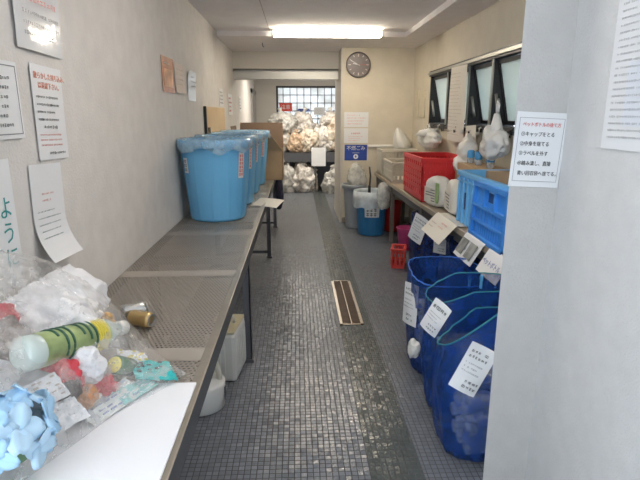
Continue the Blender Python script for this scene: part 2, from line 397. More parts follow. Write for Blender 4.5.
# ------------------------------------------------------------------ drain
t = thing('floor_drain', 'rectangular steel framed grating set in the tiled floor', 'drain', (.388, 3.95, 0))
bm = bmesh.new()
for a in ((-.088, -.066, -.51, .51), (.066, .088, -.51, .51), (-.088, .088, -.51, -.495), (-.088, .088, .495, .51), (-.004, .004, -.5, .5)): box(bm, *a, 0, .006)
link('frame', bm, mat('drain_steel', (.55, .50, .43), .25, .8), t)
bm = bmesh.new()
for i in range(40): box(bm, -.066, .066, -.49 + i * .0248, -.49 + i * .0248 + .013, .0015, .004)
link('grating', bm, mat('rust_steel', (.12, .08, .055), .6, .4), t)
link('pit_shade', B(-.07, .07, -.5, .5, .0004, .0012), mat('pit_shade_black', (.02, .018, .016), .9), t)  # thin black sheet over the floor stands in for the shade below the grating

# ------------------------------------------------------------------ left steel table
HT = .72
t = thing('steel_table', 'long low steel table with perforated top along the left wall', 'table', (-.6, 3.5, 0))
def loc(b):  # world -> table space
    for v in b.verts: v.co -= Vector((-.6, 3.5, 0))
    return b
top = link('tabletop', loc(B(-.895, -.318, .1, 6.9, HT - .004, HT - .001)), perforated_material(), t)
bm = bmesh.new(); box(bm, -.325, -.293, .1, 6.9, HT - .006, HT, .002); link('rim', loc(bm), M_steel, t)
bm = bmesh.new(); box(bm, -.302, -.294, .1, 6.9, HT - .075, HT - .006); box(bm, -.897, -.89, .1, 6.9, HT - .06, HT - .005); link('apron', loc(bm), M_steel_dk, t)
for y in (.85, 1.85, 2.8, 3.7, 4.55, 5.5, 6.4):
    link('crossbar', loc(B(-.89, -.302, y - .02, y + .02, HT - .045, HT - .006)), M_steel_dk, t)
for y in (.6, 2.9, 5.27, 6.8):
    bm = bmesh.new(); box(bm, -.335, -.296, y - .004, y + .002, .02, HT - .07); box(bm, -.302, -.296, y - .004, y + .045, .02, HT - .07); box(bm, -.345, -.286, y - .012, y + .05, 0, .02)
    link('leg', loc(bm), M_leg, t)
    bm = bmesh.new(); box(bm, -.885, -.84, y - .004, y + .045, 0, HT - .06); link('leg', loc(bm), M_leg, t)
    link('foot_bar', loc(B(-.85, -.33, y + .01, y + .035, .05, .08)), M_leg, t)

# ------------------------------------------------------------------ blue bins on the table
def pail(label, loc_, rb, rt, h, m, name='waste_bin', rib=12, group=None):
    t = thing(name, label, 'bin', loc_, .2, group)
    def mod(a, j, z): return 1 + (.022 * max(0, math.cos(a * rib)) ** 14 if 2 <= j <= 6 else 0)
    prof = [(rb * .93, 0), (rb, .015)] + [(rb + (rt - rb) * k / 5, .03 + (h - .10) * k / 5) for k in range(6)]
    prof += [(rt + .002, h - .065), (rt + .022, h - .06), (rt + .024, h - .008), (rt + .016, h), (rt + .004, h - .002), (rt - .006, h - .05), (rb - .012, .03), (.01, .02)]
    bm = bmesh.new(); lathe(bm, prof, 144, mod); link('body', bm, m, t, True)
    return t
def liner(label, loc_, rt, h, drop=.13, m=M_liner, seed=0, group=None, name='bin_liner'):
    bm = bmesh.new(); n = 96
    def mod(a, j, z):
        amp = (0, .0, .012, .03, .06)[min(j, 4)] if j < 5 else (.01 if j == 5 else .02)
        return 1 + amp * (noise.noise(Vector((math.cos(a) * 4, math.sin(a) * 4, seed * 3.3 + z * 9))) + .5 * math.sin(a * 17 + seed))
    # from inside the bin up over the rim and down outside as a loose skirt
    prof = [(rt - .06, h - .22), (rt - .02, h - .10), (rt + .004, h + .004), (rt + .028, h + .006), (rt + .034, h - drop * .45), (rt + .034, h - drop * .75), (rt + .032, h - drop)]
    prof = prof[:2] + [(rt - .012, h - .03)] + prof[2:]
    lathe(bm, prof, n, lambda a, j, z: 1 + ((.0, .01, .01, .0, .004, .018, .022, .03)[j]) * (.5 + noise.noise(Vector((math.cos(a) * 5, math.sin(a) * 5, seed * 3.3 + z * 6)))), cap0=False)
    for v in bm.verts:
        if v.co.z < h - drop * .5 and (v.co.x ** 2 + v.co.y ** 2) > rt * rt: v.co.z += .045 * noise.noise(Vector((v.co.x * 8, v.co.y * 8, seed * 5.)))
    o = link(name, bm, m, None, True, loc_); return tag(o, label, 'bag', group)
def bin_label(t, ang, r, z, w, h, m, rows, taper=0, name='label', vertical=False, seed=3):
    """sticker bent round the bin"""
    bm = bmesh.new(); pts = []
    for i in range(7):
        a = ang + (i / 6 - .5) * w / r
        pts.append([((r + taper * (k / 6 - .5) * h) * math.cos(a), (r + taper * (k / 6 - .5) * h) * math.sin(a), z + (k / 6 - .5) * h) for k in range(7)])
    plate(bm, pts, .001); o = link(name, bm, M_paper, t)
    bm = bmesh.new(); rnd = random.Random(seed); dz = h * .86 / rows
    for k in range(rows):
        zc = z + h * .43 - (k + .5) * dz; x = -w * .38
        while x < w * .36:
            L = min(dz * .6, w * .3); rr = r + .002 + taper * (zc - z)
            a0, a1 = ang + x / r, ang + (x + L) / r
            for (q0, q1) in ((.30, .12), (-.08, -.26)):
                bm.faces.new([bm.verts.new((rr * math.cos(a), rr * math.sin(a), zc + q * dz)) for a, q in ((a0, q0), (a1, q0), (a1, q1), (a0, q1))])
            am = (a0 + a1) / 2; e = (a1 - a0) * .14
            bm.faces.new([bm.verts.new((rr * math.cos(a), rr * math.sin(a), zc + q * dz)) for a, q in ((am - e, .4), (am + e, .4), (am + e, -.4), (am - e, -.4))])
            x += L * 1.35
    link('print', bm, m, o)
BINS = [(-.624, 3.93, 'light blue bin on the steel table, nearest one, its whole front in view'),
        (-.620, 4.58, 'light blue bin on the steel table, second one from the near end'),
        (-.615, 5.22, 'light blue bin on the steel table, third one from the near end'),
        (-.595, 5.90, 'light blue bin on the steel table, last of the row, before the cardboard box')]
for i, (x, y, lab) in enumerate(BINS):
    t = pail(lab, (x, y, HT), .212, .258, .605, M_bin, group='blue bins on the steel table')
    t.rotation_euler = (0, 0, 0)
    bin_label(t, -.62, .256, .42, .055, .19, M_red, 6, .09, seed=i)
    if i == 0: bin_label(t, -2.45, .253, .42, .05, .11, M_grey, 3, .08, name='small_label')
    nm = ['nearest', 'second', 'third', 'last'][i]
    liner('clear plastic liner folded over the rim of the %s blue bin in the table row' % nm, (x, y, HT), .252, .607, .080, seed=i, group='clear liners of the row of blue bins')

# white sheet on the table edge, plywood, cardboard box, navy bag
bm = bmesh.new(); plate(bm, [[(-.42 + i * .046 + j * .012, 4.42 + j * .085, HT + .004 - .0009 * i * i) for j in range(6)] for i in range(6)], .0015)
tag(link('paper_sheet', bm, mat('buff_paper', (.62, .58, .50), .5)), 'loose white sheet lying over the edge of the steel table by the bins', 'paper')
t = thing('plywood_board', 'pale plywood board standing upright against the left wall behind the blue bins', 'board', (-.888, 5.7, HT))
link('sheet', B(-.008, .012, -.62, .66, 0, .86), M_ply, t)
link('edge_strip', B(-.009, .016, -.645, -.62, 0, .862), M_dark, t)
link('hinge_strap', B(.012, .02, -.56, -.46, .44, .66), M_dark, t)
t = thing('cardboard_box', 'brown cardboard box with open flaps on the far end of the steel table', 'box', (-.47, 6.52, HT))
bm = bmesh.new(); hw, hd, hh = .29, .27, .36
for a in ((-hw, hw, -hd, -hd + .006), (-hw, hw, hd - .006, hd), (-hw, -hw + .006, -hd, hd), (hw - .006, hw, -hd, hd)): box(bm, *a, 0, hh)
box(bm, -hw, hw, -hd, hd, 0, .006); link('carton', bm, M_crd, t)
def flap(p0, p1, dirv, L, m, tri=False):
    p0, p1, dv = Vector(p0), Vector(p1), Vector(dirv).normalized() * L
    sh = (p1 - p0) * (.36 if tri else .02)
    bm = bmesh.new(); plate(bm, [[p0, p0 + dv * .5 + sh * .5, p0 + dv + sh], [p1, p1 + dv * .5 - sh * .5, p1 + dv - sh]], .006); link('flap', bm, m, t)
flap((-hw + .12, -hd, hh), (hw, -hd, hh), (.0, -.3, 1), .24, M_crd, True)
flap((-hw, hd, hh), (hw, hd, hh), (.0, .2, 1), .33, M_crd_shade)
flap((-hw, -hd, hh), (-hw, hd, hh), (-.12, 0, 1), .29, M_crd_shade)
flap((hw, -hd, hh), (hw, hd, hh), (.35, 0, .9), .27, M_crd, True)
t = thing('tote_bag', 'dark navy bag hanging off the far end of the steel table', 'bag', (-.265, 7.0, .22))
bm = bmesh.new(); blob(bm, (0, 0, .22), (.065, .10, .25), .10, 6, 4, 5, .88); link('pouch', bm, mat('navy_cloth', (.012, .015, .04), .7), t, True)
bm = bmesh.new(); tube(bm, [(-.03, .05, .40), (-.03, .03, .47), (-.035, -.06, .512), (-.045, -.13, .511), (-.055, -.06, .512), (-.05, .03, .47), (-.05, .05, .40)], .008, 6); link('handle', bm, mat('navy_strap', (.02, .02, .05), .7), t, True)

# ------------------------------------------------------------------ things under the steel table
t = thing('plastic_container', 'tall cream ribbed plastic container on the floor under the steel table', 'container', (-.435, 2.80, 0), -.12)
bm = bmesh.new(); box(bm, -.09, .09, -.14, .14, .0, .30, .022)
for k in range(4): box(bm, -.07 + k * .028, -.055 + k * .028, -.146, -.139, .05, .24, .003)
for k in range(5): box(bm, .088, .096, -.11 + k * .045, -.09 + k * .045, .05, .25, .003)
link('body', bm, mat('aged_white', (.70, .70, .66), .45), t, False)
link('lid', B(-.085, .085, -.135, .135, .298, .312, .005), mat('yellowed_lid', (.62, .55, .36), .5), t)
bm = bmesh.new(); tube(bm, [(-.05, 0, .31), (-.05, 0, .35), (.05, 0, .35), (.05, 0, .31)], .01, 8); link('handle', bm, mat('aged_white', (0, 0, 0)), t, True)
t = thing('watering_tub', 'low round white tub with a curved handle under the steel table', 'tub', (-.515, 2.42, 0), .3)
bm = bmesh.new(); lathe(bm, [(.10, 0), (.115, .01), (.12, .10), (.122, .14), (.112, .155), (.06, .165), (.01, .166)], 40, cap1=True); link('body', bm, M_white, t, True)
bm = bmesh.new(); tube(bm, [(.02 + .07 * math.cos(a), -.03, .15 + .16 * math.sin(a)) for a in [PI * k / 10 for k in range(11)]], .014, 10); link('handle', bm, mat('cream_tube', (.66, .62, .52), .4), t, True)
bm = bmesh.new(); pts = [[(.1235 * math.cos(a), .1235 * math.sin(a), z) for z in (.05, .085, .12)] for a in (-.5, -.25, 0, .25)]; plate(bm, pts, .001); link('label', bm, mat('dark_label', (.10, .11, .15), .5), t)

# ------------------------------------------------------------------ garbage rack in the far room
t = thing('steel_rack', 'steel rack loaded with white garbage bags in the far room', 'rack', (.45, 10.45, 0))
link('shelf_board', B(-1.1, 1.2, -.40, .45, .745, .78), M_steel_dk, t)
link('apron', B(-1.1, 1.2, -.40, -.385, .60, .745), M_leg, t)
for x in (-.92, -.1, .72): link('leg', B(x - .02, x + .02, -.40, -.36, 0, .745), M_leg, t)
link('under_rack_shade', B(-1.1, 1.2, .43, .45, .0, .745), M_leg, t)  # dark panel put in for the shade under the rack
def bagmat(name, col, tint):
    m, nt, p, out = nodes(name); N, L = nt.nodes, nt.links
    tc = N.new('ShaderNodeTexCoord'); n = N.new('ShaderNodeTexNoise'); n.inputs['Scale'].default_value = 9; n.inputs['Detail'].default_value = 6
    L.new(tc.outputs['Object'], n.inputs['Vector'])
    r = N.new('ShaderNodeValToRGB'); e = r.color_ramp.elements
    e[0].position = .33; e[0].color = (*tint, 1); e[1].position = .55; e[1].color = (*col, 1)
    L.new(n.outputs['Fac'], r.inputs[0]); L.new(r.outputs[0], p.inputs['Base Color']); p.inputs['Roughness'].default_value = .3
    b = N.new('ShaderNodeBump'); b.inputs['Strength'].default_value = .5; b.inputs['Distance'].default_value = .03
    L.new(n.outputs['Fac'], b.inputs['Height']); L.new(b.outputs[0], p.inputs['Normal'])
    return m
BM = [bagmat('bag_white', (.72, .69, .65), (.34, .30, .26)), bagmat('bag_cream', (.68, .61, .51), (.36, .27, .19)), bagmat('bag_grey', (.58, .57, .54), (.26, .25, .23)), bagmat('bag_tan', (.52, .38, .26), (.28, .19, .12))]
def gbag(label, x, y, z, r, k, seed, group, flat=.72):
    """tied rubbish bag: lump with a gathered neck"""
    t = thing('garbage_bag', label, 'garbage bag', (x, y, z), 0, group)
    bm = bmesh.new(); blob(bm, (0, 0, r[2] * flat), r, .34, 8.5, 5, seed, flat); link('sack', bm, BM[k], t, True)
    bm = bmesh.new(); h = r[2] * (flat + .85); lean = .04 * math.sin(seed * 2.1)
    tube(bm, [(0, 0, h), (lean * .4, 0, h + .05), (lean, .0, h + .075), (lean * 1.6, -.01, h + .13)], [.055, .016, .022, .05], 9)
    link('knot', bm, BM[k], t, True)
GT, GF = 'garbage bags on the far rack', 'garbage bags on the floor under the far rack'
for a in [('pale garbage bag at the bottom of the left pile on the rack', -.36, 10.45, .78, (.25, .25, .28), 2, 1, GT),
          ('pale garbage bag on top of the left pile on the rack', -.29, 10.45, 1.16, (.27, .26, .22), 2, 2, GT),
          ('small tan garbage bag low on the rack, second from the left', -.02, 10.22, .78, (.17, .16, .20), 3, 3, GT),
          ('white garbage bag standing in the middle of the rack, against the window', .12, 10.60, 1.10, (.20, .18, .26), 0, 4, GT),
          ('cream garbage bag at the front of the rack in the middle', .22, 10.24, .78, (.19, .18, .24), 1, 5, GT),
          ('grey white garbage bag behind the hanging note on the rack', .50, 10.36, .78, (.19, .2, .28), 0, 6, GT),
          ('large cream garbage bag at the right of the rack beside the door post', .80, 10.40, .80, (.24, .24, .36), 1, 7, GT),
          ('white garbage bag on top of the right pile on the rack', .72, 10.50, 1.26, (.24, .2, .16), 0, 8, GT),
          ('white garbage bag lying at the back of the rack by the window', .38, 10.68, .78, (.22, .17, .27), 0, 12, GT)]: gbag(*a)
for a in [('pale garbage bag on the floor under the left end of the rack', -.20, 10.12, 0, (.16, .18, .29), 2, 9, GF),
          ('largest white garbage bag on the floor under the middle of the rack', .10, 10.18, 0, (.23, .22, .30), 0, 10, GF),
          ('small pinkish garbage bag on the floor beside the rack leg', .31, 10.20, 0, (.08, .12, .20), 1, 13, GF),
          ('grey garbage bag on the floor under the right end of the rack', .74, 9.98, 0, (.22, .2, .26), 2, 11, GF)]: gbag(*a)
gbag('white garbage bag hanging down beside the cardboard box', -.41, 9.95, .30, (.13, .12, .30), 0, 14, GT)
o = sheet('hanging_note', 'white note hanging from the front edge of the far rack', 'paper', (.415, 10.03, .70), 'front', .28, .36, M_paper, wave=.005)
o = sheet('notice', 'red notice on the left side of the far window', 'sign', (-.24, 11.19, 1.66), 'front', .27, .17, M_red); text('lettering', '注意', .10, M_paper, o, (0, 0, .007), 'CENTER')
o = sheet('notice', 'red notice on the right side of the far window', 'sign', (.93, 11.19, 1.64), 'front', .22, .22, M_red); text('lettering', '2', .14, M_paper, o, (0, 0, .007), 'CENTER')
o = sheet('notice', 'blue strip notice in the middle of the far window', 'sign', (.15, 11.19, 1.60), 'front', .25, .06, M_bluei); dashes(o, M_paper, -.1, .1, -.02, .02, 1)
o = sheet('notice', 'pale notice beside the blue strip on the far window', 'sign', (.48, 11.19, 1.58), 'front', .24, .16, M_paper); dashes(o, M_grey, -.1, .1, -.06, .06, 4)

# ------------------------------------------------------------------ clock wall
t = thing('wall_clock', 'round dark faced wall clock on the cream wall', 'clock', (.828, 7.118, 2.152))
M90 = Matrix.Rotation(PI / 2, 4, 'X')
bm = bmesh.new(); lathe(bm, [(.158, 0), (.165, .008), (.165, .026), (.158, .036), (.150, .036), (.148, .028), (.10, .027)], 56, cap1=True); bm.transform(M90); link('case', bm, mat('clock_case', (.10, .085, .08), .35), t, True)
bm = bmesh.new(); lathe(bm, [(.148, .0281), (.02, .0285)], 56, cap0=False, cap1=True); bm.transform(M90); link('dial', bm, mat('clock_dial', (.17, .14, .135), .3), t)
bm = bmesh.new()
for k in range(12):
    Mk = M90 @ Matrix.Rotation(k * PI / 6, 4, 'Z'); L = .034 if k % 3 == 0 else .024
    box(bm, -.005, .005, .135 - L, .135, .029, .0305, M=Mk)
link('hour_marks', bm, mat('clock_marks', (.72, .68, .62), .4), t)
for nm, ang, L, wd, m in (('hour_hand_glare', 77, .075, .010, M_paper), ('minute_hand_glare', 62, .115, .008, M_paper), ('second_hand', -90, .12, .004, mat('hand_red', (.65, .10, .06), .4))):  # white hour and minute hands stand in for reflected glare on the dial
    link(nm, B(-wd / 2, wd / 2, -.02, L, .031, .033, M=M90 @ Matrix.Rotation(math.radians(ang), 4, 'Z')), m, t)
PX = .815
o = sheet('notice', 'white notice with red lines, topmost below the clock', 'sign', (PX, 7.12, 1.437), 'front', .335, .20); dashes(o, M_pink, -.13, .13, -.075, .08, 4, .4, 2); 
o = sheet('notice', 'white notice with a red headline above the blue sign', 'sign', (PX, 7.12, 1.222), 'front', .335, .20); dashes(o, M_red, -.07, .07, .01, .05, 1, .6, 3); dashes(o, M_pink, -.11, .11, -.08, .0, 3, .4, 4)
o = sheet('notice', 'blue sign with white writing and an arrow on the cream wall', 'sign', (PX, 7.12, .99), 'front', .315, .215, mat('sign_blue', (.02, .06, .32), .4))
text('lettering', '不燃ごみ', .066, M_paper, o, (0, .058, .006), 'CENTER'); link('rule', B(-.05, .05, -.006, -.002, .005, .0062), M_paper, o)
bm = bmesh.new(); lathe(bm, [(.034, .005), (.034, .0062)], 28, cap1=True, c=(0, -.055, 0)); d = link('arrow_disc', bm, M_paper, o)
bm = bmesh.new(); box(bm, -.005, .005, -.05, -.036, .0062, .0068); bm.faces.new([bm.verts.new(p) for p in ((-.016, -.05, .0067), (.016, -.05, .0067), (0, -.075, .0067))]); link('arrow', bm, mat('sign_blue', (0, 0, 0)), d)
bm = bmesh.new(); tube(bm, [(.99, 7.10, 1.08), (1.56, 7.10, 1.08)], .02, 10); o = link('wall_pipe', bm, M_white, None, True); tag(o, 'white horizontal pipe along the cream wall above the crates', 'pipe')
o = link('wall_plaque', B(1.578, 1.60, 6.44, 6.62, 1.47, 1.80, .004), mat('plaque', (.62, .56, .42), .5)); tag(o, 'narrow cream box on the side wall by the far corner', 'box')
o = link('wall_plaque', B(1.582, 1.60, 6.78, 6.94, 1.47, 1.82, .004), mat('plaque', (0, 0, 0))); tag(o, 'narrow cream box on the side wall, closest to the far corner', 'box')
o = link('light_switch', B(1.588, 1.60, 6.0, 6.12, 1.09, 1.17, .003), M_white); tag(o, 'small white switch plate on the wall above the red basket', 'switch')

# ------------------------------------------------------------------ right shelf
t = thing('long_shelf', 'long low shelf along the window wall', 'shelf', (1.33, 4.6, 0), .0157)
def loc(b, q=Vector((1.33, 4.6, 0))):
    for v in b.verts: v.co -= q
    return b
link('shelf_board', loc(B(1.125, 1.545, 1.95, 7.05, .69, .72)), mat('worn_board', (.34, .28, .21), .55, var=.15, scale=12), t)
link('edge_strip', loc(B(1.11, 1.126, 1.95, 7.05, .682, .723, .002)), mat('shelf_edge', (.42, .36, .28), .45, .2), t)
link('apron', loc(B(1.14, 1.155, 1.95, 7.05, .60, .69)), M_steel_dk, t)
for y in (2.0, 4.55, 5.95, 6.95):
    link('leg', loc(B(1.13, 1.175, y - .022, y + .022, 0, .69)), mat('wood_leg', (.17, .14, .115), .6), t)
    link('leg', loc(B(1.49, 1.535, y - .022, y + .022, 0, .69)), mat('wood_leg', (0, 0, 0)), t)

# bins at the far end of the shelf
t = pail('blue bin with white paper label on the floor before the cream wall', (.945, 6.38, 0), .165, .205, .56, M_bin2)
bin_label(t, -1.87, .199, .315, .19, .135, M_grey, 2, .08, seed=9)
liner('pale plastic liner draped over the rim of the blue floor bin', (.945, 6.38, 0), .205, .562, .19, film('milky_liner', (.70, .78, .82), .22, .2, .8, 12), seed=5)
t = pail('grey plastic bin standing behind the blue floor bin', (.765, 6.78, 0), .115, .145, .60, mat('grey_plastic', (.27, .29, .32), .45))
bm = bmesh.new(); blob(bm, (0, 0, .09), (.12, .1, .16), .3, 9, 4, 3); o = link('plastic_bag', bm, film('clear_bag', (.75, .75, .72), .5, .2, .8, 16), None, True, (.80, 6.78, .60)); tag(o, 'crumpled clear bag sticking out of the grey bin', 'bag')
bm = bmesh.new(); blob(bm, (0, 0, 0), (.07, .10, .15), .25, 9, 4, 8); o = link('plastic_bag', bm, MATS['clear_bag'], None, True, (1.02, 5.98, .55)); tag(o, 'clear plastic bag hanging from the shelf edge above the blue floor bin', 'bag')
bm = bmesh.new(); tube(bm, [(.99, 6.95, .80), (.955, 6.6, .73), (.925, 6.45, .58)], .012, 8); box(bm, .905, .94, 6.43, 6.46, .52, .62, .006); o = link('dustpan_handle', bm, M_dark, None, True); tag(o, 'black tool handle leaning across the rim of the blue floor bin', 'tool')
bm = bmesh.new(); box(bm, 0, .035, 0, .12, 0, .13, .01); o = link('hanging_tag', bm, M_dark, None, False, (1.03, 6.42, .36)); tag(o, 'small dark object hung behind the blue floor bin', 'tool')
def basket(name, label, c, sx, sy, h, m, rz=0, slots=(3, 6), wall=.01, cat='basket', gx=.022, gz=.018):
    t = thing(name, label, cat, c, rz)
    def panel(nm, L, frame):
        # a panel of height h and length L with rows of open slots, local x along, y out
        bm = bmesh.new(); nr, nc = slots; g = gx
        Mx = frame
        box(bm, -L / 2, L / 2, -wall, 0, 0, h * .16, M=Mx); box(bm, -L / 2, L / 2, -wall - .006, .012, h * .90, h, .003, M=Mx)
        H0, H1 = h * .16, h * .90
        for k in range(1, nr): zc = H0 + (H1 - H0) * k / nr; box(bm, -L / 2, L / 2, -wall, .004, zc - gz / 2, zc + gz / 2, M=Mx)
        for k in range(nc + 1):
            xc = -L / 2 + L * k / nc; a = max(-L / 2, xc - g / 2); b = min(L / 2, xc + g / 2); box(bm, a, b, -wall, .006, H0, H1, M=Mx)
        link(nm, bm, m, t)
    R = lambda a, x, y: Matrix.Translation((x, y, 0)) @ Matrix.Rotation(a, 4, 'Z')
    panel('end_panel', sx, R(0, 0, -sy / 2 + wall) @ Matrix.Rotation(PI, 4, 'Z')); panel('end_panel', sx, R(0, 0, sy / 2))
    panel('side_panel', sy, R(PI / 2, -sx / 2, 0)); panel('side_panel', sy, R(-PI / 2, sx / 2, 0))
    link('bottom', B(-sx / 2, sx / 2, -sy / 2, sy / 2, 0, .012), m, t)
    return t
M_rb = mat('red_plastic', (.62, .03, .035), .38); M_rb2 = mat('red_crate', (.60, .045, .035), .4); M_pk = mat('pink_plastic', (.55, .06, .22), .4)
basket('red_basket', 'small red slotted basket on the floor below the shelf', (1.02, 4.93, 0), .13, .22, .20, M_rb2, -.25, (2, 3))
t = thing('pink_tub', 'pink plastic tub on the floor under the shelf behind the post', 'tub', (1.25, 5.6, 0)); bm = bmesh.new(); lathe(bm, [(.09, 0), (.12, .24), (.128, .25), (.115, .25), (.085, .02)], 30); link('body', bm, M_pk, t, True); link('foot_ring', (lambda b: (lathe(b, [(.092, 0), (.096, .012)], 30), b)[-1])(bmesh.new()), M_pk, t)
t = thing('red_tub', 'red plastic tub half hidden behind the blue floor bin', 'tub', (1.25, 6.55, 0)); bm = bmesh.new(); lathe(bm, [(.10, 0), (.12, .38), (.13, .39), (.115, .39), (.09, .02)], 30); link('body', bm, M_rb, t, True); link('rim', (lambda b: (lathe(b, [(.122, .372), (.134, .378), (.134, .392), (.126, .396)], 30, cap0=False), b)[-1])(bmesh.new()), M_rb, t)

# things on the shelf, far to near
for i, (y, lab) in enumerate(((6.86, 'tall slatted cream crate on the shelf nearest the cream wall'), (6.18, 'low slatted cream crate on the shelf before the red basket'))):
    basket('cream_crate', lab, (1.34, y, .722), .46, .40 if i == 0 else .62, .34 if i == 0 else .24, mat('cream_plastic', (.60, .56, .47), .5), 0, (2, 10), cat='crate')
t = thing('wall_tray', 'white tray bracketed on the cream wall under the white cloth', 'tray', (1.44, 7.10, 1.01)); link('tray', B(-.13, .13, -.16, 0, 0, .02, .006), M_white, t); link('lip', B(-.13, .13, -.165, -.155, 0, .05), M_white, t)
bm = bmesh.new(); lathe(bm, [(.10, 0), (.115, .06), (.105, .14), (.07, .22), (.03, .28), (.008, .30)], 30, lambda a, j, z: 1 + .16 * math.sin(a * 3 + j * .5) * (1 - j / 8) + .05 * math.sin(7 * a), cap1=True)
for v in bm.verts: v.co.x -= .35 * v.co.z * (.5 + v.co.z)
o = link('cloth', bm, M_white, None, True, (1.45, 7.0, 1.032)); tag(o, 'white pointed cloth bundle on the tray by the cream wall', 'cloth')
t = basket('red_crate', 'large red slotted crate on the shelf', (1.345, 4.92, .723), .44, .76, .40, M_rb, 0, (5, 9), cat='crate', gx=.046, gz=.040)
def carton(name, label, c, size, rz, m, gable, bits):
    t = thing(name, label, 'carton', c, rz); sx, sy, h = size
    bm = bmesh.new(); bmesh.ops.create_cube(bm, size=1); bmesh.ops.subdivide_edges(bm, edges=bm.edges[:], cuts=11, use_grid_fill=True)
    for v in bm.verts:
        q = v.co * 2; e = 4.; k = 1 / max(.3, (abs(q.x) ** e + abs(q.y) ** e + abs(q.z) ** e) ** (1 / e)); q = q * (max(abs(q.x), abs(q.y), abs(q.z)) * k)
        q *= 1 + .07 * noise.noise(q * 2.2 + Vector((bits, 0, 0)))
        v.co = Vector((q.x * sx / 2, q.y * sy / 2, max(0, (q.z + 1) * h / 2 + (gable * (1 - abs(q.y) ** 2) if q.z > .6 else 0))))
    link('bag', bm, m, t, True)
    o = link('print_panel', B(-sx / 2 - .004, -sx / 2 + .002, -sy * .36, sy * .36, h * .15, h * .8, .001), M_cpaper, t)
    rnd = random.Random(bits); bm = bmesh.new()
    for k in range(5): z = h * (.24 + .11 * k); box(bm, -sx / 2 - .0055, -sx / 2 - .003, -sy * .3, sy * (.3 - .4 * rnd.random()), z, z + .008)
    link('print', bm, M_grey, o)
    return t
t = carton('rice_bag', 'white printed bag with a green patch on the shelf before the red crate', (1.225, 4.34, .723), (.15, .28, .21), .25, M_white, .05, 2)
link('green_patch', B(-.086, -.078, -.15, -.10, .05, .22, .002), mat('green_print', (.35, .50, .22), .5), t)
carton('rice_bag', 'cream printed bag on the shelf right against the light blue crate', (1.30, 3.96, .723), (.20, .30, .23), -.1, M_cpaper, .05, 6)
M_lb = mat('light_blue_crate', (.16, .46, .80), .38); M_db = mat('deep_blue_crate', (.04, .24, .70), .38)
# light blue container: solid ribbed walls
t = thing('blue_container', 'light blue ribbed container with a thick rim on the shelf', 'crate', (1.390, 3.24, .723))
bm = bmesh.new(); sx, sy, h = .38, .90, .385
for a in ((-sx / 2, -sx / 2 + .012, -sy / 2, sy / 2), (sx / 2 - .012, sx / 2, -sy / 2, sy / 2), (-sx / 2, sx / 2, -sy / 2, -sy / 2 + .012), (-sx / 2, sx / 2, sy / 2 - .012, sy / 2)): box(bm, *a, 0, h)
box(bm, -sx / 2, sx / 2, -sy / 2, sy / 2, 0, .012); link('walls', bm, M_lb, t)
bm = bmesh.new()
for a in ((-sx / 2 - .018, -sx / 2 + .012, -sy / 2 - .018, sy / 2 + .018), (sx / 2 - .012, sx / 2 + .018, -sy / 2 - .018, sy / 2 + .018), (-sx / 2, sx / 2, -sy / 2 - .018, -sy / 2), (-sx / 2, sx / 2, sy / 2, sy / 2 + .018)): box(bm, *a, h - .035, h, .004); box(bm, *a, h - .075, h - .06, .002)
link('rim', bm, M_lb, t)
for k in range(10):
    y = -sy / 2 + .02 + k * (sy - .04) / 9; link('rib', B(-sx / 2 - .014, -sx / 2, y - .008, y + .008, .01, h - .04, .002), M_lb, t)
link('label_slot', B(-sx / 2 - .012, -sx / 2, .24, .29, .12, .24, .002), mat('slot_navy', (.02, .06, .2), .5), t)
# deep blue folded crate panel in front
t = thing('folded_crate', 'deep blue folded crate panel with a handle hole leaning on the light blue container', 'crate', (1.168, 2.98, .723), 0)
bm = bmesh.new(); L, H = .56, .36
for a in ((-L / 2, L / 2, 0, .03), (-L / 2, L / 2, H - .03, H), (-L / 2, L / 2, H * .56, H * .62), (-L / 2, L / 2, H * .30, H * .34), (-L / 2, -L / 2 + .03, 0, H), (L / 2 - .03, L / 2, 0, H), (-.10, -.075, H * .6, H), (.075, .10, H * .6, H)): box(bm, -.03, .01, *a[:2], *a[2:], .003)
link('frame', bm, M_db, t)
bm = bmesh.new()
for a in ((-L / 2, -.09, H * .58, H), (.09, L / 2, H * .58, H), (-.09, .09, H * .60, H * .70), (-L / 2, L / 2, 0, H * .6)): box(bm, -.008, .006, *a)
for k in range(12): box(bm, -.012, -.006, -.21 + k * .036, -.195 + k * .036, .04, H * .28)
for k in range(8): box(bm, -.012, -.006, -.21 + k * .055, -.19 + k * .055, H * .36, H * .54)
link('web', bm, M_db, t)
link('handle_recess', B(.002, .008, -.075, .075, H * .70, H * .93), mat('slot_navy', (0, 0, 0)), t)
t.rotation_euler = (0, .05, 0)
# small things behind the crates
t = thing('cardboard_tray', 'low cardboard box at the back of the shelf under the windows', 'box', (1.49, 4.02, .723)); link('carton', B(-.1, .1, -.40, .40, 0, .38, .004), M_crd, t); bm = bmesh.new()
for k in range(6): box(bm, -.104, -.099, -.2 + k * .05, -.17 + k * .05, .27, .33)
link('print', bm, M_dark, t)
for i, (y, lab) in enumerate(((4.27, 'left one'), (4.08, 'middle one'), (3.82, 'right one'))):
    t = thing('capped_bottle', 'clear bottle with a blue cap standing on the cardboard box, %s of three' % lab, 'bottle', (1.47, y, 1.104)); bm = bmesh.new(); lathe(bm, [(.025, 0), (.03, .01), (.03, .06), (.013, .08), (.013, .09)], 20, cap1=True); link('body', bm, film('pet', (.8, .86, .9), .62, .08, .8, 30), t, True)
    bm = bmesh.new(); lathe(bm, [(.03, .045), (.032, .05), (.03, .10), (.02, .108)], 20, cap1=True); link('cap', bm, mat('cap_blue', (.06, .30, .62), .35), t, True)
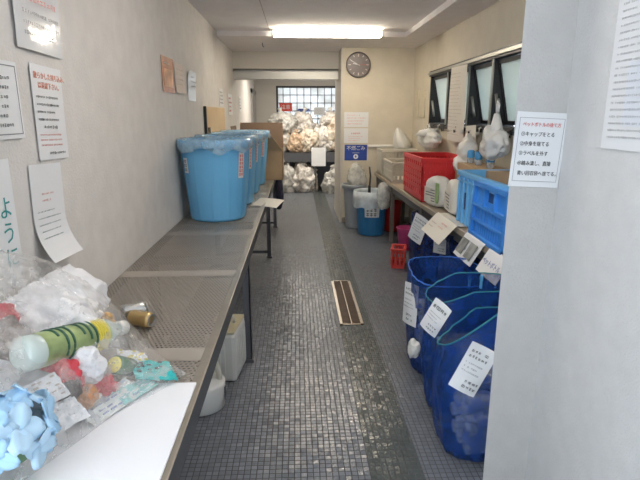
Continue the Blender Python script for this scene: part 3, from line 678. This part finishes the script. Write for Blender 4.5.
for i, (x, y, z, r, lab) in enumerate(((1.45, 4.52, .80, (.10, .13, .09), 'lying on'), (1.50, 4.55, .98, (.07, .11, .12), 'heaped above'))):
    bm = bmesh.new(); blob(bm, (0, 0, .0), r, .3, 10, 4, 20 + i); o = link('plastic_bag', bm, M_white, None, True, (1.49, 4.44, 1.06 if i == 0 else 1.20)); tag(o, ('crumpled white plastic bag beside the cardboard box at the back of the shelf', 'smaller crumpled white plastic bag under the hanging sheet')[i], 'bag')
# rail with hooks and hung things under the window
t = thing('hook_rail', 'dark rail with white hooks under the window strip', 'rail', (1.575, 4.6, 1.37)); link('bar', B(-.01, .01, -1.5, 1.58, -.015, .015), M_dark, t)
for k in range(14):
    bm = bmesh.new(); y = -1.35 + k * .215; tube(bm, [(-.012, y, .025), (-.03, y, .02), (-.032, y, -.03), (-.045, y, -.035), (-.05, y, -.01)], .008, 6); link('hook', bm, M_white if k % 2 else M_dark, t, True)
def hung_bag(label, c, r, seed, m, top=.12, lean=0):
    t = thing('hanging_bag', label, 'bag', c)
    bm = bmesh.new(); lathe(bm, [(.02, -r[2] * 2), (r[0] * .8, -r[2] * 1.9), (r[0] * 1.05, -r[2] * 1.4), (r[0], -r[2] * .8), (r[0] * .7, -r[2] * .3), (.035, 0), (.025, .02)], 36, lambda a, j, z: 1 + .22 * noise.noise(Vector((math.cos(a) * 2, math.sin(a) * 2, z * 9 + seed))) + .05 * math.sin(a * 9 + seed), cap1=True)
    for v in bm.verts: v.co.x *= r[1]; v.co.y += lean * v.co.z
    link('sack', bm, m, t, True); bm = bmesh.new(); tube(bm, [(0, 0, .0), (.0, -.02, top * .6), (0, 0, top), (0, .02, top * .6), (0, .01, 0)], .009, 7); link('handle', bm, m, t, True); return t
def bundle(label, c, r, seed, m, top, neck):
    t = thing('hanging_bag', label, 'bag', c)
    bm = bmesh.new(); blob(bm, (0, 0, -r[2]), r, .34, 9, 4, seed); link('sack', bm, m, t, True)
    bm = bmesh.new(); tube(bm, [(0, 0, -r[2] * .6), (0, .0, neck * .2), (0, .01, neck)], [r[1] * .42, r[1] * .26, .02], 12); tube(bm, [(0, 0, neck * .9), (.0, -.02, neck + top * .6), (0, 0, neck + top), (0, .02, neck + top * .6), (0, .01, neck)], .009, 7); link('handle', bm, m, t, True)
bundle('wide bundle of white plastic bags hung from the rail under the far window', (1.49, 5.78, 1.33), (.07, .40, .095), 3, M_white, .03, .02)
bundle('bulging white plastic bag hung under the nearest window', (1.47, 3.76, 1.41), (.08, .155, .12), 5, mat('milky_plastic', (.74, .74, .72), .35), .10, .10)
o = sheet('long_sheet', 'long cream sheet hanging in front of the windows', 'paper', (1.55, 4.98, 1.60), 'right', .50, .70, M_cpaper, roll=-.02, wave=.01); dashes(o, mat('faint_ink', (.52, .44, .38), .6), -.2, .2, -.3, .3, 18, .24, 5, zf=lambda x, y: .0265)
o = sheet('hanging_sheet', 'shorter cream sheet hanging under the window rail', 'paper', (1.54, 4.50, 1.27), 'right', .27, .28, M_cpaper, roll=.05, wave=.006); dashes(o, M_grey, -.10, .10, -.11, .11, 7, .3, 6, zf=lambda x, y: .019)

# ------------------------------------------------------------------ net bags of bottles
M_net = film('blue_net', (.008, .055, .27), .46, .45, .4, 12, .4, weave=70.)
M_navy = film('navy_net', (.008, .03, .15), .22, .5, .4, 30, .3)
M_cord = mat('green_cord', (.02, .20, .22), .6); M_ncord = mat('blue_cord', (.03, .14, .50), .6); M_peg = mat('peg_blue', (.12, .42, .72), .35)
M_pet = film('clear_bottle', (.80, .88, .96), .45, .06, 1., 45, 1.)
bottle_me = None
def bottle(label, group, M):
    global bottle_me
    if bottle_me is None:
        bm = bmesh.new(); lathe(bm, [(.02, 0), (.031, .006), (.033, .02), (.030, .05), (.033, .07), (.030, .09), (.033, .12), (.031, .145), (.013, .185), (.0125, .205)], 20, cap1=True)
        o = link('plastic_bottle', bm, M_pet, None, True); bottle_me = o.data
    else:
        o = bpy.data.objects.new('plastic_bottle', bottle_me); C.objects.link(o)
    o.matrix_world = M; return tag(o, label, 'bottle', group)
def net_bag(label, c, rx, ry, rim, m, sq=2.8, seed=0, cord=M_cord, bottom=.9, bulge=.05, group='blue net bags along the shelf'):
    t = thing('net_bag', label, 'net bag', c, 0, group)
    n, K = 64, 18; bm = bmesh.new(); rings = []
    def pt(a, k):
        ca, sa = math.cos(a), math.sin(a)
        r = (abs(ca) ** sq + abs(sa) ** sq) ** (-1 / sq)
        x, y = rx * r * ca, ry * r * sa
        zt = rim(x, y); s = k / K; z = .012 + (zt - .012) * s
        f = bottom + (1 - bottom) * min(1, s * 2.2) + bulge * math.sin(PI * min(1, s * 1.1)) + .045 * noise.noise(Vector((ca * 2.5, sa * 2.5, s * 3 + seed * 9))) * (1 - .6 * (s == 1))
        f += .014 * math.sin(a * 23 + s * 4 + seed) + .05 * noise.noise(Vector((ca * 6, sa * 6, s * 2.2 + seed * 5))) * (1 - s * .5)
        return Vector((x * f, y * f, z))
    for k in range(K + 1): rings.append([bm.verts.new(pt(2 * PI * i / n, k)) for i in range(n)])
    for A, Bq in zip(rings, rings[1:]):
        for i in range(n): bm.faces.new((A[i], A[(i + 1) % n], Bq[(i + 1) % n], Bq[i]))
    bm.faces.new(rings[0][::-1]); link('net', bm, m, t, True)
    bm = bmesh.new(); tube(bm, [pt(2 * PI * i / n, K) for i in range(n)], .0035, 6, True); link('rim_cord', bm, cord, t, True)
    return t
def net_label(t, c, n, w, h, roll, seed, rows=4, big=True):
    """cloth tag sewn on the outside of a net (world centre c, outward normal n)"""
    n = Vector(n).normalized(); u = Vector((0, 0, 1)).cross(n).normalized()
    bm = bmesh.new(); plate(bm, [[((i / 5 - .5) * w, (j / 6 - .5) * h, .012 * math.sin(i / 5 * PI) * math.sin(j / 6 * 3 + 1)) for j in range(7)] for i in range(6)], .0012)
    o = link('tag', bm, M_paper, t); Mw = frame_matrix(c, u, n) @ Matrix.Rotation(roll, 4, 'Z')
    o.matrix_local = Matrix.Translation(-t.location) @ Mw
    z = lambda x, y: .0035 + .012 * math.sin((x / w + .5) * PI) * math.sin((y / h + .5) * 3 + 1)
    dashes(o, M_ink, -w * .38, w * .38, h * .18, h * .40, 2 if big else 1, .6, seed, 'heading', zf=z, ragged=False)
    dashes(o, M_grey, -w * .38, w * .38, -h * .12, h * .14, 3, .4, seed + 1, 'print', zf=z); dashes(o, M_ink, -w * .1, w * .4, -h * .42, -h * .2, 2, .6, seed + 2, 'footer', zf=z)
    return o
def peg(t, c):
    bm = bmesh.new(); box(bm, -.006, .006, -.008, .008, -.045, .03, .003); box(bm, -.006, .006, -.014, .014, .0, .022, .003); o = link('peg', bm, M_peg, t); o.location = Vector(c) - t.location
# under the shelf
tA = net_bag('navy net bag under the shelf beside the small red basket, white tag in front', (1.28, 4.42, 0), .24, .28, lambda x, y: .62, M_navy, 2.6, 1, M_navy)
net_label(tA, (1.03, 4.20, .55), (-.85, -.5, .1), .17, .23, -.3, 11)
tB = net_bag('navy net bag under the shelf behind the curled paper', (1.345, 3.76, 0), .21, .27, lambda x, y: .62, M_navy, 2.6, 2, M_navy)
net_label(tB, (1.115, 3.78, .525), (-.9, -.45, .1), .17, .16, .1, 15)
# in front of the shelf
def slope(x0, z0, x1, z1, cx): return lambda x, y: z0 + (z1 - z0) * max(0, min(1, (x + cx - x0) / (x1 - x0)))
tC = net_bag('blue net bag with an upright open rim, the far one of the three in front', (.88, 2.84, 0), .215, .27, lambda x, y: .60 + .015 * math.sin(y * 9), M_net, 2.6, 3, M_ncord)
net_label(tC, (.655, 2.77, .42), (-1, -.25, .1), .17, .24, .12, 21)
tD = net_bag('blue net bag with a slanted rim, the middle one of the three in front', (.88, 2.395, 0), .225, .15, slope(.62, .58, .84, .68, .88), M_net, 3.0, 4)
net_label(tD, (.66, 2.262, .545), (-.75, -.65, .15), .105, .17, -.42, 31, big=False)
_s = slope(.62, .50, .84, .68, .89)
tE = net_bag('blue net bag with a large white tag, nearest of the three in front', (.89, 2.045, 0), .26, .165, lambda x, y: _s(x, y) - .4 * y, M_net, 3.2, 5)
net_label(tE, (.715, 1.866, .48), (-.25, -1, .1), .115, .215, -.42, 41)
peg(tC, (.93, 2.58, .62)); peg(tD, (.96, 2.49, .655)); peg(tE, (.99, 2.2, .63))
rnd = random.Random(11)
for lab, x0, x1, y0, y1, nx, ny, nz, z0 in (
        ('clear plastic bottle in the nearest blue net bag', .735, .97, 1.955, 2.15, 1, 3, 5, .045), ('clear plastic bottle in the middle blue net bag', .74, .97, 2.32, 2.48, 1, 3, 5, .045),
        ('clear plastic bottle in the far one of the three blue net bags in front', .75, .95, 2.68, 3.02, 1, 5, 5, .045)):
    for k in range(nz):
        for j in range(ny):
            y = y0 + (y1 - y0) * (j + .5 * (k % 2) * .6) / max(1, ny - 1) * .86
            for i in range(nx):
                if rnd.random() < .1 and k > 2: continue
                x = x0 + i * .112
                M = Matrix.Translation((x + rnd.uniform(-.008, .008), y, z0 + .074 * k)) @ Matrix.Rotation(rnd.uniform(-.12, .12), 4, 'Z') @ Matrix.Rotation(PI / 2 + rnd.uniform(-.1, .1), 4, 'Y')
                if rnd.random() < .5: M = M @ Matrix.Translation((0, 0, .205)) @ Matrix.Rotation(PI, 4, 'X')
                M = M @ Matrix.Translation((0, 0, .0))
                bottle(lab, lab.replace('bottle', 'bottles'), M)
bm = bmesh.new(); blob(bm, (0, 0, 0), (.025, .035, .045), .6, 22, 4, 4); o = link('paper_wad', bm, M_white, None, True, (.645, 2.60, .22)); tag(o, 'crumpled white paper caught between the blue net bags', 'paper')

# papers bent over the shelf edge
def edge_paper(label, y0, y1, L1, tail, m=M_paper, roll=0, lift=0., name='shelf_sign'):
    w = y1 - y0; v = Vector((.065 + lift, 0, .1275)).normalized(); u = Vector((0, -1, 0)); n = u.cross(v).normalized()
    ex = Vector((1, 0, 0)); tx, tn = ex.dot(v), ex.dot(n)
    bm = bmesh.new(); pts = []
    for i in range(9):
        row = []
        for j in range(17):
            q = j / 16 * (L1 + tail) - L1; x = (i / 8 - .5) * w
            if q < 0: row.append((x, q, .010 * math.sin(i / 8 * PI) * (q / L1) ** 2))
            else:
                k = min(1, q / .03); row.append((x, q * (1 - k) + (q * tx) * k + .004, q * tn * k))
        pts.append(row)
    plate(bm, pts, .0012); o = link(name, bm, m); tag(o, label, 'sign')
    o.matrix_world = frame_matrix((1.105 + .0157 * (4.6 - (y0 + y1) / 2), (y0 + y1) / 2, .727), u, n) @ Matrix.Rotation(roll, 4, 'Z'); return o
o = edge_paper('cream paper curled over the shelf edge, far one of three shelf signs', 3.46, 3.98, .175, .10, M_cpaper, .0, .05)
dashes(o, M_pink, .02, .17, -.09, -.02, 2, .4, 3, zf=lambda x, y: .0125); dashes(o, mat('faint_ink', (.52, .44, .38), .6), -.17, -.04, -.12, -.05, 2, .3, 4, zf=lambda x, y: .0125)
o = edge_paper('white paper with two grey photographs bent over the shelf edge', 2.93, 3.27, .155, .09, M_paper, 0, .01)
for x in (-.085, .075):
    q = link('photo_print', B(x - .058, x + .058, -.13, -.025, .0095, .0125), mat('photo_grey', (.24, .25, .24), .5, var=.5, scale=120), o)
dashes(o, M_ink, -.022, -.002, -.10, -.07, 1, .7, 5, zf=lambda x, y: .0125)
o = edge_paper('white paper handwritten in blue bent over the shelf edge, nearest shelf sign', 2.55, 2.86, .145, .08, M_paper, 0, .01)
text('lettering', 'ペットボトル', .040, M_bluei, o, (0, -.07, .0115), 'CENTER', 1.05)

# ------------------------------------------------------------------ left wall papers
o = sheet('poster', 'laminated poster with red handwriting high on the left wall', 'poster', (-.897, 1.925, 1.925), 'left', .325, .43, M_lam, roll=-.02, wave=.006)
text('heading', 'お願い', .085, M_red, o, (-.11, .02, .0185)); dashes(o, M_pink, -.12, .14, -.07, -.03, 1, .6, 7, zf=lambda x, y: .0185); dashes(o, M_grey, -.13, .13, -.18, -.08, 3, .4, 8, zf=lambda x, y: .0185)
o = sheet('notice', 'white notice in a thin black frame at the left end of the wall', 'sign', (-.897, 1.59, 1.545), 'left', .29, .235, M_paper); border(o, M_grey, .133, .105); dashes(o, M_ink, -.11, .12, -.09, .08, 6, .42, 9)
o = sheet('notice', 'white notice with an orange headline on the left wall', 'sign', (-.897, 1.93, 1.505), 'left', .225, .325, M_paper, roll=-.03)
for k, (s_, y) in enumerate((('散らかした持ち込み、', .125), ('は遠慮下さい。', .093))): text('headline', s_, .0245, M_orange, o, (-.098 if k == 0 else -.075, y, .006))
dashes(o, M_ink, -.095, .095, -.035, .068, 4, .35, 10); dashes(o, M_ink, -.06, .06, -.058, -.038, 1, .6, 11); dashes(o, M_pink, -.095, .095, -.12, -.066, 3, .4, 12); dashes(o, M_ink, -.04, .09, -.15, -.13, 1, .5, 13)
o = sheet('notice', 'thin white notice curling off the left wall below the orange headline', 'sign', (-.897, 1.835, 1.165), 'left', .23, .335, M_paper, roll=-.05, curl=.055)
zc = lambda x, y: .0062 + .055 * (max(0, .45 - (y / .335 + .5)) / .45) ** 2
dashes(o, M_pink, -.05, .04, .03, .075, 2, .35, 14, zf=zc); dashes(o, mat('green_ink', (.30, .38, .36), .6), -.09, .09, -.10, .015, 5, .22, 15, zf=zc)
o = sheet('notice', 'white notice with large green characters at the left end of the wall', 'sign', (-.897, 1.49, 1.17), 'left', .25, .40, M_paper)
for k, ch in enumerate('ように'): text('character', ch, .075, M_teal, o, (.07, .05 - k * .078, .006), 'CENTER')
o = sheet('poster', 'small orange picture poster on the left wall', 'poster', (-.897, 3.735, 1.77), 'left', .33, .235, mat('poster_orange', (.62, .30, .19), .25, var=.3, scale=60)); dashes(o, M_cpaper, -.13, .13, .06, .09, 1, .5, 20); link('picture', B(-.12, .12, -.08, .04, .005, .006), mat('poster_warm', (.70, .36, .20), .3, var=.4, scale=90), o)
o = sheet('notice', 'pale pink sheet between the orange poster and the far white sheet', 'sign', (-.897, 4.10, 1.77), 'left', .33, .215, mat('pale_pink', (.68, .58, .52), .3), curl=.01)
dashes(o, M_cpaper, -.13, .13, -.06, .08, 4, .4, 21)
o = sheet('notice', 'shiny white sheet on the left wall, third after the orange poster', 'sign', (-.897, 4.53, 1.735), 'left', .31, .24, M_lam, curl_top=.02); dashes(o, M_grey, -.12, .12, -.02, .09, 3, .4, 22, zf=lambda x, y: .026)
for y, z, w, h, lab, c in ((6.27, 1.70, .32, .20, 'white sheet on the left wall above the plywood board', M_grey), (7.08, 1.635, .42, .27, 'white sheet with red writing on the left wall beyond the soffit', M_red), (8.28, 1.67, .26, .23, 'white sheet farthest along the left wall', M_grey)):
    o = sheet('notice', lab, 'sign', (-.897, y, z), 'left', w, h, M_paper); dashes(o, c, -w * .4, w * .4, -h * .4, h * .4, 4, .5, int(y * 10))

# ------------------------------------------------------------------ near right wall
o = sheet('notice', 'white framed notice with a red title on the near pillar', 'sign', (.822, 1.719, 1.383), 'front', .176, .252, M_paper, roll=-.045); border(o, M_grey, .078, .107, .0012)
for s_, y, m, x in (('ペットボトルの捨て方', .084, M_red, -.066), ('①キャップをとる', .052, M_ink, -.068), ('②中身を捨てる', .020, M_ink, -.068), ('③ラベルを外す', -.012, M_ink, -.068), ('④踏み潰し、直接', -.046, M_ink, -.068), ('青い回収袋へ捨てる。', -.080, M_ink, -.064)):
    text('lettering', s_, .0155 if m is M_red else .0172, m, o, (x, y, .0058), sx=.86)
o = sheet('notice', 'tall printed sheet at the right edge on the near wall', 'sign', (.907, 1.335, 1.67), 'right', .31, .53, M_lam)
dashes(o, mat('light_grey_ink', (.42, .42, .44), .6), -.13, .13, -.24, .21, 24, .36, 30)
link('table_print', B(-.07, .14, -.20, -.03, .0050, .0056), mat('pale_blue_print', (.64, .67, .72), .5), o)

# ------------------------------------------------------------------ foreground: white board, rubbish bag, flower
bm = bmesh.new(); box(bm, -.86, -.308, .25, 1.375, HT, HT + .007, .002); o = link('white_board', bm, M_foam); tag(o, 'white board lying flat on the near end of the steel table', 'board')
FP = [(-.345, 1.425), (-.40, 1.33), (-.488, 1.223), (-.545, 1.09), (-.60, .97), (-.68, .84), (-.80, .76), (-.885, .85), (-.893, 1.2), (-.893, 1.6), (-.885, 1.93), (-.80, 1.95), (-.69, 1.80), (-.58, 1.68), (-.45, 1.54)]
CX, CY, HM = -.85, 1.32, .39
def edge_at(a):
    dx, dy = math.cos(a), math.sin(a); best = .02
    for (x1, y1), (x2, y2) in zip(FP, FP[1:] + FP[:1]):
        ex, ey = x2 - x1, y2 - y1; den = dx * ey - dy * ex
        if abs(den) < 1e-9: continue
        t = ((x1 - CX) * ey - (y1 - CY) * ex) / den; u = ((x1 - CX) * dy - (y1 - CY) * dx) / den
        if t > 0 and -1e-6 <= u <= 1 + 1e-6: best = max(best, t)
    return best
def dome(s, a):
    wall = max(0, -math.cos(a)); tip = max(0, math.cos(a - .1)) ** 6
    return HM * max(0, 1 - min(1, s) ** (1.6 + 5 * wall - .3 * tip)) ** (.62 + .5 * tip)
bm = bmesh.new(); n, K = 120, 34; rings = []
for k in range(1, K + 1):
    s_ = (k / K) ** .8; ring = []
    for i in range(n):
        a = 2 * PI * i / n; b = edge_at(a); q = Vector((CX + math.cos(a) * b * s_, CY + math.sin(a) * b * s_, HT + .009 + dome(s_, a)))
        wr = .016 * noise.noise(q * 11) + .011 * (1 - 2 * abs(noise.noise(q * 23 + Vector((3, 1, 4)))))
        if k < K: q.z += wr * min(1, (1 - s_) * 4)
        q.x = max(q.x, -.894); ring.append(bm.verts.new(q))
    rings.append(ring)
top_v = bm.verts.new((CX, CY, HT + .009 + HM))
for i in range(n): bm.faces.new((rings[0][i], rings[0][(i + 1) % n], top_v))
for A, Bq in zip(rings, rings[1:]):
    for i in range(n): bm.faces.new((A[i], A[(i + 1) % n], Bq[(i + 1) % n], Bq[i]))
base = [bm.verts.new((v.co.x, v.co.y, HT + .0085)) for v in rings[-1]]
for i in range(n): bm.faces.new((rings[-1][i], rings[-1][(i + 1) % n], base[(i + 1) % n], base[i]))
o = link('rubbish_bag', bm, film('bag_film', (.90, .89, .87), .76, .10, .6, 22, 1.), None, True); tag(o, 'big clear plastic bag full of mixed rubbish on the near end of the table', 'bag')
# what the clear bag holds
G = 'rubbish in the clear bag'
def lump(name, label, cat, c, r, m, seed, amp=.28, freq=13, rz=0):
    bm = bmesh.new(); blob(bm, (0, 0, 0), r, amp * 1.5, max(freq * 1.25, 1.9 / max(r)), 5, seed, M=Matrix.Rotation(rz, 4, 'Z') @ Matrix.Rotation(seed * .9, 4, 'X') if max(r) < .07 else Matrix.Rotation(rz, 4, 'Z')); o = link(name, bm, m, None, True, c); return tag(o, label, cat, G)
M_tis = mat('tissue_white', (.84, .84, .86), .55, bump=.4, scale=30); M_pr = mat('packet_red', (.62, .05, .07), .35, bump=.3, scale=30)
lump('plastic_bag', 'large crumpled white plastic bag at the back of the clear rubbish bag, against the wall', 'bag', (-.76, 1.50, .90), (.115, .23, .10), M_tis, 31, .2, 8)
lump('plastic_bag', 'long white plastic bag across the top middle of the clear rubbish bag', 'bag', (-.675, 1.42, .895), (.07, .16, .06), M_tis, 32, .2, 9, .4)
lump('paper_wad', 'round wad of white paper in the middle of the clear rubbish bag', 'paper', (-.582, 1.265, .842), (.046, .05, .044), M_tis, 33, .2, 16)
lump('plastic_bag', 'crumpled white bag under everything in the clear rubbish bag', 'bag', (-.72, 1.22, .80), (.11, .20, .065), mat('paper_grey', (.62, .62, .64), .6), 34, .2, 9)
lump('wrapper', 'red crumpled wrapper below the tea bottle in the clear rubbish bag', 'wrapper', (-.612, 1.215, .83), (.045, .03, .05), M_pr, 35)
lump('wrapper', 'small red scrap beside the white paper wad in the clear rubbish bag', 'wrapper', (-.540, 1.282, .77), (.03, .025, .022), M_pr, 36)
lump('wrapper', 'red and white wrapper at the upper left of the clear rubbish bag', 'wrapper', (-.775, 1.27, .99), (.035, .035, .022), M_pr, 37)
lump('food_scrap', 'dark brown scrap in the lower middle of the clear rubbish bag', 'food', (-.587, 1.19, .815), (.026, .03, .028), mat('dark_brown', (.05, .03, .025), .35), 38, .2)
lump('food_scrap', 'orange brown scrap beside the dark brown one in the clear rubbish bag', 'food', (-.557, 1.205, .785), (.026, .03, .022), mat('orange_brown', (.52, .25, .12), .5), 39, .2)
lump('food_scrap', 'dark brown scrap at the left under the red and white wrapper', 'food', (-.73, 1.20, .955), (.04, .05, .03), mat('brown_grey', (.16, .11, .09), .5), 40, .2)
lump('wrapper', 'yellow orange wrapper at the upper right edge of the clear rubbish bag', 'wrapper', (-.60, 1.50, .865), (.02, .055, .02), mat('wrap_orange', (.66, .40, .16), .4), 41, .25, 16, .5)
# the tea bottle
t = thing('tea_bottle', 'plastic tea bottle with green and yellow label lying in the clear rubbish bag', 'bottle', (-.665, 1.13, .945), 0, G)
d_ = (Vector((-.555, 1.49, .855)) - Vector((-.665, 1.13, .945))).normalized(); R_ = d_.to_track_quat('Z', 'Y').to_matrix().to_4x4() @ Matrix.Scale(1.22, 4)
bm = bmesh.new(); lathe(bm, [(.025, 0), (.036, .01), (.036, .06), (.034, .065), (.034, .20), (.036, .21), (.034, .25), (.016, .29), (.015, .31)], 28, cap1=True); bm.transform(R_); link('body', bm, mat('bottle_pale', (.55, .62, .58), .12), t, True)
bm = bmesh.new(); lathe(bm, [(.0365, .035), (.0362, .06), (.0355, .07), (.0355, .235)], 28, cap0=False); bm.transform(R_)
q = link('label', bm, mat('label_green', (.33, .42, .18), .3, var=.5, scale=70), t, True)
bm = bmesh.new()
for k in range(9): tube(bm, [R_ @ Vector((.0365 * math.cos(a), .0365 * math.sin(a), .055 + .018 * k)) for a in [j * .2 + (k % 3) * .3 for j in range(6 + k % 4 * 5)]], .0035, 5)
link('print', bm, mat('label_dark', (.03, .10, .06), .4), q)
bm = bmesh.new()
for k in range(5): tube(bm, [R_ @ Vector((.0368 * math.cos(a), .0368 * math.sin(a), .19 + .008 * k)) for a in [j * .4 for j in range(16)]], .004, 5)
link('yellow_band', bm, mat('label_yellow', (.75, .62, .08), .4), q)
bm = bmesh.new(); lathe(bm, [(.018, .30), (.019, .305), (.018, .328)], 20, cap1=True); bm.transform(R_); link('cap', bm, M_white, t, True)
# green tin with yellow end
t = thing('green_can', 'dark green can with a yellow end in the clear rubbish bag', 'can', (-.512, 1.355, .795), 0, G); R_ = Euler((.5, -.9, .6)).to_matrix().to_4x4()
bm = bmesh.new(); lathe(bm, [(.018, -.04), (.026, -.034), (.027, .03), (.024, .036)], 28, cap1=True); bm.transform(R_); link('body', bm, mat('can_green', (.04, .14, .06), .25), t, True)
bm = bmesh.new(); blob(bm, (0, 0, .035), (.022, .022, .014), .05, 5, 3, 1); bm.transform(R_); link('yellow_end', bm, mat('can_yellow', (.72, .62, .07), .35), t, True)
def packet(label, c, u, v, w, h, m, pm, seed, name='packet'):
    """flat crinkled wrapper spanned by two directions"""
    u, v = Vector(u).normalized(), Vector(v).normalized(); nn = u.cross(v).normalized(); c = Vector(c)
    bm = bmesh.new(); plate(bm, [[c + u * (i / 10 - .5) * w + v * (j / 10 - .5) * h + nn * .010 * noise.noise(Vector((i * .5, j * .5, seed))) for j in range(11)] for i in range(11)], .003)
    o = link(name, bm, m); tag(o, label, 'wrapper', G); rnd = random.Random(seed)
    bm = bmesh.new(); Mx = Matrix((u, v, nn)).transposed().to_4x4(); Mx.translation = c
    for k in range(5):
        for i in range(6):
            if rnd.random() < .45:
                x = (-.42 + i * .15) * w; y = (-.36 + k * .18) * h; z = .010 * noise.noise(Vector(((x / w + .5) * 5, (y / h + .5) * 5, seed)))
                box(bm, x, x + w * .10, y, y + h * rnd.choice((.05, .09)), z - .001, z + .003, M=Mx)
    link('print', bm, pm, o); return o
M_tl = mat('packet_teal', (.02, .42, .42), .3, var=.1, scale=30)
packet('teal packet in the pointed corner of the clear rubbish bag', (-.435, 1.385, .765), (.8, .35, -.25), (-.45, .75, .25), .12, .085, M_tl, M_ink, 5)
packet('white packet with yellow print above the teal one in the clear rubbish bag', (-.50, 1.42, .79), (.75, .3, -.3), (-.5, .7, .3), .085, .06, M_tis, mat('label_yellow', (0, 0, 0)), 6)
packet('crumpled printed packet along the lower edge of the clear rubbish bag', (-.512, 1.245, .752), (.45, .8, .02), (-.75, .35, .45), .17, .075, mat('packet_pale', (.62, .64, .62), .4, var=.25, scale=60), mat('print_mix', (.30, .35, .50), .5), 7)
packet('teal striped packet beside the crumpled printed one in the clear rubbish bag', (-.465, 1.305, .748), (.5, .8, .0), (-.8, .3, .4), .12, .05, mat('packet_aqua', (.35, .62, .60), .4), M_paper, 17)
packet('plain white paper square low in the clear rubbish bag', (-.575, 1.125, .79), (.6, .75, .05), (-.7, .35, .6), .085, .07, M_tis, M_paper, 8, 'paper_square')
packet('white folded packet between the tea bottle and the flower', (-.625, 1.13, .845), (.6, .7, .1), (-.6, .3, .7), .10, .07, M_tis, mat('faint_ink', (0, 0, 0)), 9)
# two crushed cans on the table behind the bag
for c, m, rz, lab in (((-.655, 1.90, HT), mat('can_silver', (.60, .60, .58), .25, .9), .5, 'crushed silver can on the steel table behind the clear rubbish bag'), ((-.60, 1.815, HT), mat('can_gold', (.62, .44, .20), .28, .85), -.4, 'crushed gold can on the steel table behind the clear rubbish bag')):
    t = thing('drink_can', lab, 'can', c, rz); R_ = Matrix.Translation((-.045, 0, .031)) @ Matrix.Rotation(PI / 2, 4, 'Y')
    bm = bmesh.new(); lathe(bm, [(.022, 0), (.029, .006), (.031, .016), (.027, .045), (.030, .07), (.029, .085), (.024, .094)], 28, lambda a, j, z: 1 + .06 * math.sin(3 * a + j), cap1=True); bm.transform(R_); link('body', bm, m, t, True)
    bm = bmesh.new(); lathe(bm, [(.024, .094), (.025, .098), (.020, .097), (.018, .094)], 24, cap0=False, cap1=True); bm.transform(R_); link('lid', bm, M_alu, t, True)
# blue hydrangea
t = thing('hydrangea', 'pale blue artificial hydrangea head in front of the clear rubbish bag', 'flower', (-.632, .975, .730))
M_pet1 = mat('petal_blue', (.42, .68, .93), .6, var=.12, scale=40, trans=.1); M_pet2 = mat('petal_light', (.54, .76, .94), .6, var=.1, scale=40, trans=.1)
fr = bmesh.new()
def petal(bm, M, L, wd):
    g = [];
    for i in range(6):
        s_ = i / 5; row = []
        ww = wd * math.sin(PI * (.12 + .80 * s_)) ** .8
        for j in range(5):
            f = j / 4 - .5; row.append(M @ Vector((f * ww * 2, L * s_, -.006 * s_ * s_ - .012 * wd / .02 * f * f * (.4 + s_) + .004 * math.sin(f * 9))))
        g.append(row)
    plate(bm, g, .0006)
rnd = random.Random(3); NF = 17
for k in range(NF):
    z = 1 - 1.45 * (k + .5) / NF; r = math.sqrt(max(0, 1 - z * z)); a = k * 2.39996
    d = Vector((r * math.cos(a), r * math.sin(a), z)); pos = Vector((0, 0, .105)) + Vector((d.x * .085, d.y * .10, d.z * .085))
    Q = d.to_track_quat('Z', 'Y').to_matrix().to_4x4(); Q.translation = pos
    bm = bmesh.new(); ph = rnd.random() * 6; sc = rnd.uniform(.85, 1.15)
    for p in range(4): petal(bm, Q @ Matrix.Rotation(ph + p * PI / 2, 4, 'Z') @ Matrix.Rotation(rnd.uniform(-.1, .45), 4, 'X'), .046 * sc, .022 * sc)
    fl = link('floret', bm, (M_pet1, M_pet2)[k % 2], t, True)
bm = bmesh.new(); lathe(bm, [(.055, .06), (.06, .10), (.045, .15), (.01, .165)], 24, cap1=True); tube(bm, [(0, 0, .09), (-.03, -.05, .03), (-.06, -.16, .012)], .006, 8); link('stem', bm, mat('stem_green', (.12, .24, .12), .6), t, True)
